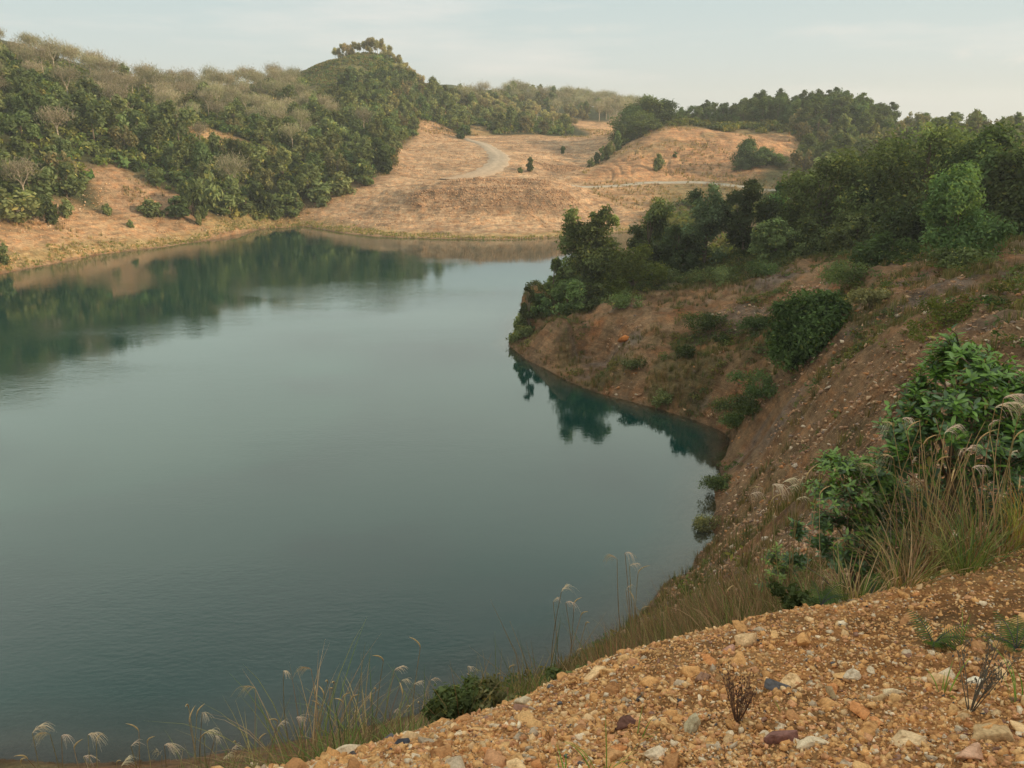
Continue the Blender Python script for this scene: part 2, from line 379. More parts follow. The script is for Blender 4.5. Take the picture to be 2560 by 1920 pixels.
# ------------------------------------------------------------------ mesh and material helpers
def mesh_from(name, verts, faces, mat=None, parent=None, colors=None, smooth=False, attr=None, link=True):
    """verts n x 3, faces: m x k array"""
    me = bpy.data.meshes.new(name)
    verts = np.asarray(verts, np.float32); faces = np.asarray(faces, np.int32)
    me.vertices.add(len(verts)); me.vertices.foreach_set('co', verts.ravel())
    m, k = faces.shape
    me.loops.add(m * k); me.loops.foreach_set('vertex_index', faces.ravel())
    me.polygons.add(m); me.polygons.foreach_set('loop_start', np.arange(0, m * k, k, dtype=np.int32))
    me.polygons.foreach_set('loop_total', np.full(m, k, np.int32))
    if smooth: me.polygons.foreach_set('use_smooth', np.ones(m, bool))
    me.update(calc_edges=True)
    if colors is not None:
        ca = me.color_attributes.new('tint', 'FLOAT_COLOR', 'POINT')
        cc = np.ones((len(verts), 4), np.float32); cc[:, :3] = colors
        ca.data.foreach_set('color', cc.ravel())
    if attr:
        for k2, arr in attr.items():
            at = me.attributes.new(k2, 'FLOAT', 'POINT'); at.data.foreach_set('value', np.asarray(arr, np.float32))
    if mat: me.materials.append(mat)
    o = bpy.data.objects.new(name, me)
    if link: COL.objects.link(o)
    if parent: o.parent = parent
    return o
def tag(o, label=None, cat=None, group=None, kind=None):
    if label: o['label'] = label
    if cat: o['category'] = cat
    if group: o['group'] = group
    if kind: o['kind'] = kind
    return o
def node_mat(name):
    m = bpy.data.materials.new(name); m.use_nodes = True
    nt = m.node_tree; nt.nodes.clear()
    out = nt.nodes.new('ShaderNodeOutputMaterial')
    return m, nt, out
def noise_node(nt, scale, detail=4, rough=0.55, coord=None, dist=0.0):
    n = nt.nodes.new('ShaderNodeTexNoise'); n.inputs['Scale'].default_value = scale
    n.inputs['Detail'].default_value = detail; n.inputs['Roughness'].default_value = rough; n.inputs['Distortion'].default_value = dist
    if coord: nt.links.new(coord, n.inputs['Vector'])
    return n
def mixc(nt, kind, fac, a, b):
    n = nt.nodes.new('ShaderNodeMixRGB'); n.blend_type = kind
    for i, q in enumerate((fac, a, b)):
        if isinstance(q, (int, float)): n.inputs[i].default_value = q
        elif isinstance(q, tuple): n.inputs[i].default_value = (*q, 1) if len(q) == 3 else q
        else: nt.links.new(q, n.inputs[i])
    return n.outputs[0]
def math_n(nt, op, a, b=0.0, clamp=False):
    n = nt.nodes.new('ShaderNodeMath'); n.operation = op; n.use_clamp = clamp
    for i, q in enumerate((a, b)):
        if isinstance(q, (int, float)): n.inputs[i].default_value = q
        else: nt.links.new(q, n.inputs[i])
    return n.outputs[0]
def ramp(nt, src, stops):
    n = nt.nodes.new('ShaderNodeValToRGB'); cr = n.color_ramp
    cr.elements[0].position = stops[0][0]; cr.elements[0].color = (*stops[0][1], 1)
    cr.elements[1].position = stops[-1][0]; cr.elements[1].color = (*stops[-1][1], 1)
    for p, cc in stops[1:-1]:
        e = cr.elements.new(p); e.color = (*cc, 1)
    nt.links.new(src, n.inputs[0])
    return n.outputs[0]
g = lambda v: (v, v, v)

def mat_ground():
    m, nt, out = node_mat('earth')
    geo = nt.nodes.new('ShaderNodeNewGeometry'); pos = geo.outputs['Position']
    at = nt.nodes.new('ShaderNodeAttribute'); at.attribute_name = 'tint'
    n1 = noise_node(nt, 0.22, 8, 0.65, pos)
    n2 = noise_node(nt, 2.4, 8, 0.7, pos)
    n3 = noise_node(nt, 14.0, 6, 0.7, pos)
    f1 = ramp(nt, n1.outputs[0], [(0.30, g(0.72)), (0.5, g(1.0)), (0.72, g(1.28))])
    f2 = ramp(nt, n2.outputs[0], [(0.32, g(0.62)), (0.52, g(1.0)), (0.70, g(1.35))])
    f3 = ramp(nt, n3.outputs[0], [(0.34, g(0.60)), (0.52, g(1.0)), (0.68, g(1.4))])
    col = mixc(nt, 'MULTIPLY', 1.0, at.outputs['Color'], f1)
    col = mixc(nt, 'MULTIPLY', 0.85, col, f2)
    col = mixc(nt, 'MULTIPLY', 0.8, col, f3)
    n4 = noise_node(nt, 0.75, 6, 0.72, pos)
    col = mixc(nt, 'MULTIPLY', 0.9, col, ramp(nt, n4.outputs[0], [(0.36, g(0.58)), (0.50, g(1.0)), (0.66, g(1.22))]))
    mps = nt.nodes.new('ShaderNodeMapping'); mps.inputs['Scale'].default_value = (0.22, 0.22, 3.2); mps.inputs['Rotation'].default_value = (0.16, -0.10, 0); nt.links.new(pos, mps.inputs[0])
    n5 = noise_node(nt, 1.0, 5, 0.7, mps.outputs[0])
    col = mixc(nt, 'MULTIPLY', 0.75, col, ramp(nt, n5.outputs[0], [(0.38, (0.62, 0.60, 0.60)), (0.50, g(1.0)), (0.64, (1.2, 1.16, 1.12))]))
    # iron-stained and pale patches
    hue = noise_node(nt, 0.9, 5, 0.6, pos)
    hf = ramp(nt, hue.outputs[0], [(0.38, (1.10, 0.90, 0.74)), (0.52, g(1.0)), (0.68, (0.94, 1.0, 0.98))])
    col = mixc(nt, 'MULTIPLY', 0.8, col, hf)
    bs = nt.nodes.new('ShaderNodeBsdfPrincipled'); bs.inputs['Roughness'].default_value = 0.95
    bs.inputs['Specular IOR Level'].default_value = 0.12
    nt.links.new(col, bs.inputs['Base Color'])
    vor = nt.nodes.new('ShaderNodeTexVoronoi'); vor.inputs['Scale'].default_value = 5.0; nt.links.new(pos, vor.inputs['Vector'])
    h = math_n(nt, 'ADD', math_n(nt, 'MULTIPLY', n2.outputs[0], 0.5), math_n(nt, 'MULTIPLY', n3.outputs[0], 0.16))
    h = math_n(nt, 'ADD', h, math_n(nt, 'MULTIPLY', vor.outputs['Distance'], 0.06))
    bp = nt.nodes.new('ShaderNodeBump'); bp.inputs['Strength'].default_value = 0.9; bp.inputs['Distance'].default_value = 0.45
    nt.links.new(h, bp.inputs['Height']); nt.links.new(bp.outputs[0], bs.inputs['Normal'])
    nt.links.new(bs.outputs[0], out.inputs[0])
    return m
M_EARTH = mat_ground()

# ------------------------------------------------------------------ ground sheet
def lerpc(a, b, t):
    return a * (1 - t[..., None]) + np.asarray(b) * t[..., None]
FOREST_L = [P(*q) for q in [(-300, 520, 122), (0, 478, 136.5), (90, 450, 145), (160, 452, 147), (240, 470, 144), (400, 470, 147), (540, 468, 152), (640, 468, 161), (690, 436, 166), (800, 396, 172), (848, 366, 182),
                                                     (846, 322, 202), (930, 292, 232), (1080, 290, 252), (1200, 290, 262), (1300, 296, 270), (1340, 270, 480), (1340, 215, 700), (400, 100, 700), (-600, 40, 700)]]
GRASSY = [P(*q) for q in [(640, 195, 250), (652, 160, 290), (700, 130, 310), (760, 105, 325), (840, 108, 325), (856, 140, 298), (850, 185, 262), (810, 222, 245), (750, 238, 235), (690, 225, 238)]]
PATCHES = [([P(*q) for q in [(190, 368, 157), (245, 358, 160), (300, 385, 157), (420, 440, 152), (460, 470, 148), (250, 470, 144), (215, 430, 150)]], (0.40, 0.25, 0.145)),
           ([P(*q) for q in [(278, 225, 199), (318, 250, 190), (320, 265, 186), (285, 255, 190)]], (0.44, 0.28, 0.15)),
           ([P(*q) for q in [(400, 265, 192), (450, 278, 190), (530, 318, 182), (520, 340, 176), (450, 328, 174), (400, 290, 182)]], (0.42, 0.26, 0.13)),
           ([P(*q) for q in [(938, 232, 272), (985, 250, 268), (1000, 262, 262), (960, 250, 266)]], (0.46, 0.28, 0.155)),
           ([P(*q) for q in [(905, 270, 248), (950, 262, 252), (985, 278, 246), (990, 296, 238), (930, 300, 226), (895, 296, 224)]], (0.46, 0.28, 0.155)),
           ([P(*q) for q in [(1010, 272, 262), (1050, 278, 262), (1062, 296, 250), (1005, 296, 246)]], (0.40, 0.27, 0.13)),
           ([P(*q) for q in [(1230, 250, 330), (1340, 268, 330), (1350, 320, 260), (1290, 305, 260), (1240, 285, 300)]], (0.50, 0.31, 0.17))]
def ground_color(X, Y, Z):
    r = np.hypot(X, Y); az = np.arctan2(X, Y)
    d = lookup(SHD, X, Y)
    n = fbm(X / 9, Y / 9, 4, 101); n2 = fbm(X / 2.6, Y / 2.6, 4, 107); n3 = fbm(X / 0.8, Y / 0.8, 3, 109)
    col = np.empty(X.shape + (3,)); col[:] = (0.42, 0.27, 0.15)                      # sandy far shores
    # near hillside and peninsula: dark red-brown earth with grass bloom
    nearz = 1 - sstep(88, 100, r)
    col = lerpc(col, (0.25, 0.150, 0.080), nearz)
    gr = nearz * sstep(0.05, 0.5, n2 + 0.5 * n) * sstep(16, 24, r) * 0.6
    col = lerpc(col, (0.120, 0.110, 0.045), gr)
    red = nearz * sstep(0.30, 0.55, fbm(X / 3.3, Y / 3.3, 3, 131)) * sstep(40, 50, r) * 0.45
    col = lerpc(col, (0.36, 0.15, 0.06), red)
    grey = nearz * sstep(0.25, 0.5, fbm(X / 4.0, Y / 2.0, 3, 137)) * sstep(20, 40, r) * 0.55
    col = lerpc(col, (0.17, 0.145, 0.13), grey)
    # green ground under the trees on the peninsula
    pen = nearz * sstep(66, 72, r + 3 * n2) * sstep(0.05, 0.15, az)
    col = lerpc(col, (0.060, 0.075, 0.028), pen * 0.85)
    # the gravel spoil in front
    lr_ = np.interp(az, np.array([AZ(u, v) for u, v, _r in lip]), np.array([q[2] for q in lip]))
    gv = 1 - sstep(0.25, 0.9, r - lr_ + 0.25 * n3)
    col = lerpc(col, (0.17, 0.115, 0.060), (1 - sstep(12, 16, r)) * 0.8)
    col = lerpc(col, (0.42, 0.225, 0.095), gv)
    # land behind the right-hand trees
    rb = sstep(90, 100, r) * sstep(0.16, 0.2, az)
    col = lerpc(col, (0.20, 0.16, 0.075), rb * 0.8)
    col = lerpc(col, (0.085, 0.10, 0.04), rb * sstep(-0.2, 0.3, n) * 0.6)
    # wooded slopes
    fl = poly_soft(X, Y, FOREST_L, 5)
    col = lerpc(col, (0.060, 0.066, 0.030), fl)
    gs = poly_soft(X, Y, GRASSY, 8)
    col = lerpc(col, (0.15, 0.145, 0.06), gs)
    col = lerpc(col, (0.24, 0.19, 0.085), gs * sstep(0.0, .5, fbm(X / 11, Y / 11, 3, 161)) * .8)
    for poly, pc in PATCHES:
        col = lerpc(col, pc, poly_soft(X, Y, poly, 5) * (0.75 + 0.25 * sstep(-0.3, 0.3, n2)))
    # mound and cut hill
    mm = poly_soft(X, Y, MOUND, 5)
    band = np.maximum.reduce([poly_soft(X, Y, q, 3.5) for q in BANDS]) * (.6 + .4 * sstep(-.4, .3, n2))
    mc = lerpc(np.broadcast_to(np.array((0.47, 0.315, 0.19)), col.shape), (0.27, 0.175, 0.105), np.clip(sstep(-0.1, 0.45, fbm(X / 13, Y / 4, 4, 141)) * .55 + band * .75, 0, 1))
    col = col * (1 - mm[..., None]) + mc * mm[..., None]
    oo = poly_soft(X, Y, ORANGE, 5)
    oc = lerpc(np.broadcast_to(np.array((0.44, 0.255, 0.135)), col.shape), (0.34, 0.225, 0.115), sstep(0.1, 0.6, fbm(X / 7, Y / 7, 4, 151)))
    col = col * (1 - oo[..., None]) + oc * oo[..., None]
    # yellow-green fringe of low grass along the far shore, mud at the water
    fr = sstep(0.2, 1.2, d) * (1 - sstep(2.0, 5.0, d + 2.0 * n2)) * sstep(95, 105, r)
    col = lerpc(col, (0.33, 0.25, 0.11), fr * 0.7)
    wet = (1 - sstep(0.0, 0.8, d))
    col = lerpc(col, (0.15, 0.095, 0.055), wet * 0.7)
    under = sstep(0, 1, -d)
    col = lerpc(col, (0.20, 0.135, 0.075), under)
    hi = sstep(40, 60, Z) * sstep(70, 90, X)
    col = lerpc(col, (0.10, 0.10, 0.05), hi)
    bk = sstep(330, 420, r)
    col = lerpc(col, (0.09, 0.11, 0.045), bk * 0.9)
    return np.clip(col, 0.01, 0.9)

def build_ground():
    av = np.concatenate([np.linspace(-math.pi, -0.76, 60)[:-1], np.linspace(-0.76, 0.76, 1150), np.linspace(0.76, math.pi, 60)[1:-1]])
    lr = np.concatenate([np.linspace(math.log(0.5), math.log(1.9), 10)[:-1], np.linspace(math.log(1.9), math.log(7), 190)[:-1], np.linspace(math.log(7), math.log(110), 330)[:-1],
                         np.linspace(math.log(110), math.log(330), 260)[:-1], np.linspace(math.log(330), math.log(1500), 40)])
    A, Lr = np.meshgrid(av, lr)
    X = np.sin(A) * np.exp(Lr); Y = np.cos(A) * np.exp(Lr)
    Z = ground_height(X, Y)
    colr = ground_color(X, Y, Z)
    nr, na = X.shape
    V = np.stack([X, Y, Z], -1).reshape(-1, 3)
    idx = np.arange(nr * na).reshape(nr, na)
    nxt = np.roll(idx, -1, axis=1)
    Fq = np.stack([idx[:-1], nxt[:-1], nxt[1:], idx[1:]], -1).reshape(-1, 4)
    # centre cap under the camera
    V = np.vstack([V, [[0, 0, float(Z[0].mean())]]]); cidx = len(V) - 1
    cap = np.stack([idx[0], idx[0], np.full(na, cidx), nxt[0]], -1)
    colr = np.vstack([colr.reshape(-1, 3), colr[0, 0][None]])
    me_faces = Fq
    o = mesh_from('ground', V, me_faces, M_EARTH, colors=colr, smooth=True)
    tag(o, kind='structure')
    print('ground', len(V), round(time.time() - T0, 1))
    return o
build_ground()

# ------------------------------------------------------------------ lake
def mat_water():
    m, nt, out = node_mat('lake_surface')
    geo = nt.nodes.new('ShaderNodeNewGeometry'); pos = geo.outputs['Position']
    at = nt.nodes.new('ShaderNodeAttribute'); at.attribute_name = 'depth'
    # wind ripples
    mp = nt.nodes.new('ShaderNodeMapping'); mp.inputs['Scale'].default_value = (1.0, 2.3, 1.0); mp.inputs['Rotation'].default_value = (0, 0, RD(-12))
    nt.links.new(pos, mp.inputs[0])
    w1 = noise_node(nt, 2.6, 3, 0.5, mp.outputs[0], 0.4)
    w2 = noise_node(nt, 0.55, 2, 0.5, mp.outputs[0])
    # calm and ruffled lanes
    lane = noise_node(nt, 0.028, 3, 0.5, mp.outputs[0])
    lf = ramp(nt, lane.outputs[0], [(0.45, g(0.15)), (0.66, g(0.9))])
    h = math_n(nt, 'ADD', math_n(nt, 'MULTIPLY', w1.outputs[0], 0.011), math_n(nt, 'MULTIPLY', w2.outputs[0], 0.012))
    h = math_n(nt, 'MULTIPLY', h, lf)
    bp = nt.nodes.new('ShaderNodeBump'); bp.inputs['Strength'].default_value = 1.0; bp.inputs['Distance'].default_value = 1.0
    nt.links.new(h, bp.inputs['Height'])
    body = nt.nodes.new('ShaderNodeBsdfDiffuse'); 
    cc = mixc(nt, 'MIX', ramp(nt, at.outputs['Fac'], [(0.0, g(0.0)), (0.16, g(0.80)), (0.32, g(1.0))]), (0.12, 0.11, 0.075), (0.006, 0.038, 0.030))
    nt.links.new(cc, body.inputs['Color'])
    tr = nt.nodes.new('ShaderNodeBsdfTransparent'); tr.inputs[0].default_value = (0.62, 0.72, 0.58, 1)
    ms = nt.nodes.new('ShaderNodeMixShader')
    clear = ramp(nt, at.outputs['Fac'], [(0.0, g(0.0)), (0.10, g(0.55)), (0.30, g(1.0))])
    nt.links.new(clear, ms.inputs[0]); nt.links.new(tr.outputs[0], ms.inputs[1]); nt.links.new(body.outputs[0], ms.inputs[2])
    gl = nt.nodes.new('ShaderNodeBsdfGlossy'); gl.inputs['Roughness'].default_value = 0.03; gl.inputs['Color'].default_value = (1, 1, 1, 1)
    nt.links.new(bp.outputs[0], gl.inputs['Normal'])
    fr = nt.nodes.new('ShaderNodeFresnel'); fr.inputs[0].default_value = 1.80; nt.links.new(bp.outputs[0], fr.inputs['Normal'])
    m2 = nt.nodes.new('ShaderNodeMixShader'); nt.links.new(fr.outputs[0], m2.inputs[0]); nt.links.new(ms.outputs[0], m2.inputs[1]); nt.links.new(gl.outputs[0], m2.inputs[2])
    nt.links.new(m2.outputs[0], out.inputs[0])
    return m
def build_water():
    av = np.linspace(-2.1, 0.75, 420); lr = np.linspace(math.log(15), math.log(190), 260)
    A, Lr = np.meshgrid(av, lr)
    X = np.sin(A) * np.exp(Lr); Y = np.cos(A) * np.exp(Lr)
    d = lookup(SHD, X, Y); Z = ground_height(X, Y)
    nr, na = X.shape
    idx = np.arange(nr * na).reshape(nr, na)
    keep = (d < 1.6)
    Fq = np.stack([idx[:-1, :-1], idx[:-1, 1:], idx[1:, 1:], idx[1:, :-1]], -1)
    k = keep[:-1, :-1] | keep[1:, 1:] | keep[:-1, 1:] | keep[1:, :-1]
    Fq = Fq[k]
    used = np.unique(Fq); remap = np.full(nr * na, -1); remap[used] = np.arange(len(used))
    V = np.stack([X, Y, np.zeros_like(X)], -1).reshape(-1, 3)[used]
    dep = np.clip(-Z, 0, 3).reshape(-1)[used] / 3.0
    o = mesh_from('water', V, remap[Fq], mat_water(), smooth=True, attr={'depth': dep})
    tag(o, kind='structure')
build_water()

# ------------------------------------------------------------------ plants
def mat_leaf(name, base, trans=0.35, var=0.25, gloss=0.0):
    m, nt, out = node_mat(name)
    at = nt.nodes.new('ShaderNodeAttribute'); at.attribute_name = 'tint'
    oi = nt.nodes.new('ShaderNodeObjectInfo')
    hv = nt.nodes.new('ShaderNodeHueSaturation')
    nt.links.new(mixc(nt, 'MULTIPLY', 1.0, at.outputs['Color'], tuple(base)), hv.inputs['Color'])
    nt.links.new(math_n(nt, 'ADD', math_n(nt, 'MULTIPLY', oi.outputs['Random'], var * 2), 1 - var), hv.inputs['Value'])
    r2 = math_n(nt, 'FRACT', math_n(nt, 'MULTIPLY', oi.outputs['Random'], 37.7))
    nt.links.new(math_n(nt, 'ADD', math_n(nt, 'MULTIPLY', r2, 0.045), 0.475), hv.inputs['Hue'])
    df = nt.nodes.new('ShaderNodeBsdfDiffuse'); tl = nt.nodes.new('ShaderNodeBsdfTranslucent'); ms = nt.nodes.new('ShaderNodeMixShader')
    nt.links.new(hv.outputs[0], df.inputs[0]); nt.links.new(mixc(nt, 'MULTIPLY', 1.0, hv.outputs[0], (1.15, 1.2, 0.6)), tl.inputs[0]); ms.inputs[0].default_value = trans
    nt.links.new(df.outputs[0], ms.inputs[1]); nt.links.new(tl.outputs[0], ms.inputs[2])
    res = ms.outputs[0]
    if gloss:
        gl = nt.nodes.new('ShaderNodeBsdfGlossy'); gl.inputs['Roughness'].default_value = 0.42
        m2 = nt.nodes.new('ShaderNodeMixShader'); m2.inputs[0].default_value = gloss
        nt.links.new(res, m2.inputs[1]); nt.links.new(gl.outputs[0], m2.inputs[2]); res = m2.outputs[0]
    nt.links.new(res, out.inputs[0])
    return m
def mat_plain(name, base, rough=0.9, nscale=8, contrast=0.4, use_tint=False, bump=0.0):
    m, nt, out = node_mat(name)
    geo = nt.nodes.new('ShaderNodeTexCoord')
    n = noise_node(nt, nscale, 5, 0.6, geo.outputs['Object'])
    f = ramp(nt, n.outputs[0], [(0.3, g(1 - contrast)), (0.7, g(1 + contrast))])
    b = tuple(base)
    if use_tint:
        at = nt.nodes.new('ShaderNodeAttribute'); at.attribute_name = 'tint'
        b = mixc(nt, 'MULTIPLY', 1.0, at.outputs['Color'], tuple(base))
    col = mixc(nt, 'MULTIPLY', 1.0, b, f)
    bs = nt.nodes.new('ShaderNodeBsdfPrincipled'); bs.inputs['Roughness'].default_value = rough; bs.inputs['Specular IOR Level'].default_value = 0.2
    nt.links.new(col, bs.inputs['Base Color'])
    if bump:
        bp = nt.nodes.new('ShaderNodeBump'); bp.inputs['Strength'].default_value = bump; bp.inputs['Distance'].default_value = 0.02
        nt.links.new(n.outputs[0], bp.inputs['Height']); nt.links.new(bp.outputs[0], bs.inputs['Normal'])
    nt.links.new(bs.outputs[0], out.inputs[0])
    return m
L_DARK = mat_leaf('dark_foliage', (0.120, 0.155, 0.062), .38, .32)
L_MID = mat_leaf('mid_foliage', (0.175, 0.205, 0.085))
L_OLIVE = mat_leaf('olive_foliage', (0.240, 0.225, 0.105))
L_PALE = mat_leaf('pale_dry_foliage', (0.33, 0.285, 0.205), 0.35)
L_ACACIA = mat_leaf('acacia_foliage', (0.112, 0.152, 0.060), 0.40, 0.42)
L_LIGHT = mat_leaf('light_green_foliage', (0.165, 0.245, 0.095), 0.35, 0.1)
L_FEATHER = mat_leaf('feathery_foliage', (0.135, 0.165, 0.042), 0.35, 0.1)
L_GRASS = mat_leaf('grass_blades', (1, 1, 1), 0.3, 0.0)
B_BARK = mat_plain('bark', (0.17, 0.125, 0.085), 0.9, 6)
B_PALE = mat_plain('pale_bark', (0.42, 0.34, 0.25), 0.9, 6)

def rand_unit(n):
    v = RNG.normal(size=(n, 3)); return v / np.linalg.norm(v, axis=1, keepdims=True)
def cards(pos, nrm, size, aspect=1.6):
    """one bent leaf-like quad per position"""
    n = len(pos)
    a = np.cross(nrm, rand_unit(n)); a /= np.linalg.norm(a, axis=1, keepdims=True) + 1e-9
    b = np.cross(nrm, a)
    s = size[:, None] * 0.5
    v = np.stack([pos - a * s * aspect, pos + b * s * 0.75 + nrm * s * 0.25, pos + a * s * aspect, pos - b * s * 0.75 + nrm * s * 0.25], 1)
    f = np.arange(n * 4).reshape(n, 4)
    return v.reshape(-1, 3), f
def crown_arrays(blobs, nleaf, size, shell=0.4, flat=0.0, tone=0.25):
    """leaf clumps spread through lumpy blobs; returns verts, faces, tint"""
    blobs = np.asarray(blobs, float)
    w = blobs[:, 3] * blobs[:, 4] * blobs[:, 5]; w = w ** 0.75; w /= w.sum()
    bi = RNG.choice(len(blobs), nleaf, p=w)
    B = blobs[bi]
    # each blob holds sub-clumps
    nsub = 9
    sub = rand_unit(len(blobs) * nsub).reshape(len(blobs), nsub, 3)
    subt = RNG.uniform(1 - tone, 1 + tone, (len(blobs), nsub)) * RNG.uniform(1 - tone, 1 + tone, (len(blobs), 1))
    si = RNG.integers(0, nsub, nleaf)
    d = rand_unit(nleaf) * 0.62 + sub[bi, si] * 0.75
    d /= np.linalg.norm(d, axis=1, keepdims=True)
    rad = RNG.uniform(0, 1, nleaf) ** shell * RNG.uniform(0.78, 1.16, nleaf) * np.where(RNG.uniform(0, 1, nleaf) < .08, 1.25, 1)
    pos = B[:, :3] + d * B[:, 3:6] * rad[:, None]
    nrm = d * 0.55 + rand_unit(nleaf) * 0.75 + np.array([0, 0, 0.35 + flat])
    nrm /= np.linalg.norm(nrm, axis=1, keepdims=True)
    sz = size * RNG.uniform(0.6, 1.4, nleaf)
    v, f = cards(pos, nrm, sz)
    t = subt[bi, si] * RNG.uniform(0.82, 1.18, nleaf)
    yel = RNG.uniform(0, 1, nleaf) < 0.06
    tint = np.stack([t * np.where(yel, 1.7, 1), t * np.where(yel, 1.35, 1), t], -1)
    return v, f, np.repeat(tint, 4, 0)
def tube_arrays(pts, rad, sides=6):
    pts = np.asarray(pts, float); rad = np.asarray(rad, float)
    n = len(pts); V = []
    tang = np.gradient(pts, axis=0) if n > 2 else np.repeat((pts[1] - pts[0])[None], n, 0)
    tang /= np.linalg.norm(tang, axis=1, keepdims=True) + 1e-9
    up = np.array([0.3, 1, 0.1]); 
    ang = np.linspace(0, 2 * math.pi, sides, endpoint=False)
    for i in range(n):
        a = np.cross(tang[i], up); a /= np.linalg.norm(a) + 1e-9; b = np.cross(tang[i], a)
        V.append(pts[i] + rad[i] * (np.cos(ang)[:, None] * a + np.sin(ang)[:, None] * b))
    V = np.vstack(V); idx = np.arange(n * sides).reshape(n, sides)
    f = np.stack([idx[:-1], np.roll(idx[:-1], -1, 1), np.roll(idx[1:], -1, 1), idx[1:]], -1).reshape(-1, 4)
    return V, f
def join_arrays(parts):
    V = []; Fc = []; T = []; o = 0; has = len(parts[0]) > 2
    for p in parts:
        V.append(p[0]); Fc.append(p[1] + o); o += len(p[0])
        if has: T.append(p[2])
    return (np.vstack(V), np.vstack(Fc)) + ((np.vstack(T),) if has else ())
def limb(p0, p1, r0, r1, bend=0.15, n=5, sides=5):
    p0 = np.asarray(p0, float); p1 = np.asarray(p1, float)
    L = np.linalg.norm(p1 - p0)
    t = np.linspace(0, 1, n)[:, None]
    off = rand_unit(1) * L * bend
    pts = p0 + (p1 - p0) * t + off * np.sin(t * math.pi) + np.array([0, 0, 1]) * 0.12 * L * np.sin(t * math.pi)
    return tube_arrays(pts, np.linspace(r0, r1, n), sides)

def blob_crown(H, W, base=0.3, nb=11, top_round=1.0, lean=0.0):
    bl = []
    for i in range(nb):
        t = (i + RNG.uniform(0.2, 0.8)) / nb
        z = H * (base + (1 - base) * t * 0.93)
        env = math.sin(math.pi * min(1, (0.22 + 0.72 * t) ** top_round)) ** 0.7
        a = RNG.uniform(0, 2 * math.pi); rr = W / 2 * env * RNG.uniform(0.2, 0.86)
        br = W / 2 * RNG.uniform(0.20, 0.46) * (0.65 + 0.5 * env)
        bl.append((math.cos(a) * rr + lean * z, math.sin(a) * rr, z - br * 0.15, br, br, br * RNG.uniform(0.75, 1.15)))
    return bl
def tree_meshes(name, H, W, nleaf, leaf, lmat, bmat, base=0.3, nb=11, trunk=0.16, forks=1, top_round=1.0, shell=0.4, blobs=None, tone=0.25, extra_trunk=None):
    """an unlinked pair of mesh datablocks: trunk and crown, standing at the origin"""
    bl = blobs if blobs is not None else blob_crown(H, W, base, nb, top_round)
    cv, cf, ct = crown_arrays(bl, nleaf, leaf, shell, tone=tone)
    tp = []
    fz = H * max(base, 0.12) * 0.8
    top = np.array([RNG.normal() * 0.05 * W, RNG.normal() * 0.05 * W, H * 0.82])
    tp.append(limb((0, 0, -0.4), top, trunk, trunk * 0.25, 0.03, 8, 7))
    for b in bl:
        zz = min(fz + (b[2] - fz) * RNG.uniform(0.2, 0.6), H * 0.75) if b[2] > fz else fz * 0.6
        q = top * zz / (H * 0.82)
        tp.append(limb((q[0], q[1], zz), (b[0] * 1.0, b[1] * 1.0, b[2]), trunk * 0.45, trunk * 0.08, 0.1))
    if extra_trunk: tp += extra_trunk
    tv, tf = join_arrays(tp)
    a = mesh_from('trunk', tv, tf, bmat, link=False); b = mesh_from('crown', cv, cf, lmat, colors=ct, link=False)
    ra, rb = a.data, b.data
    bpy.data.objects.remove(a); bpy.data.objects.remove(b)
    return ra, rb
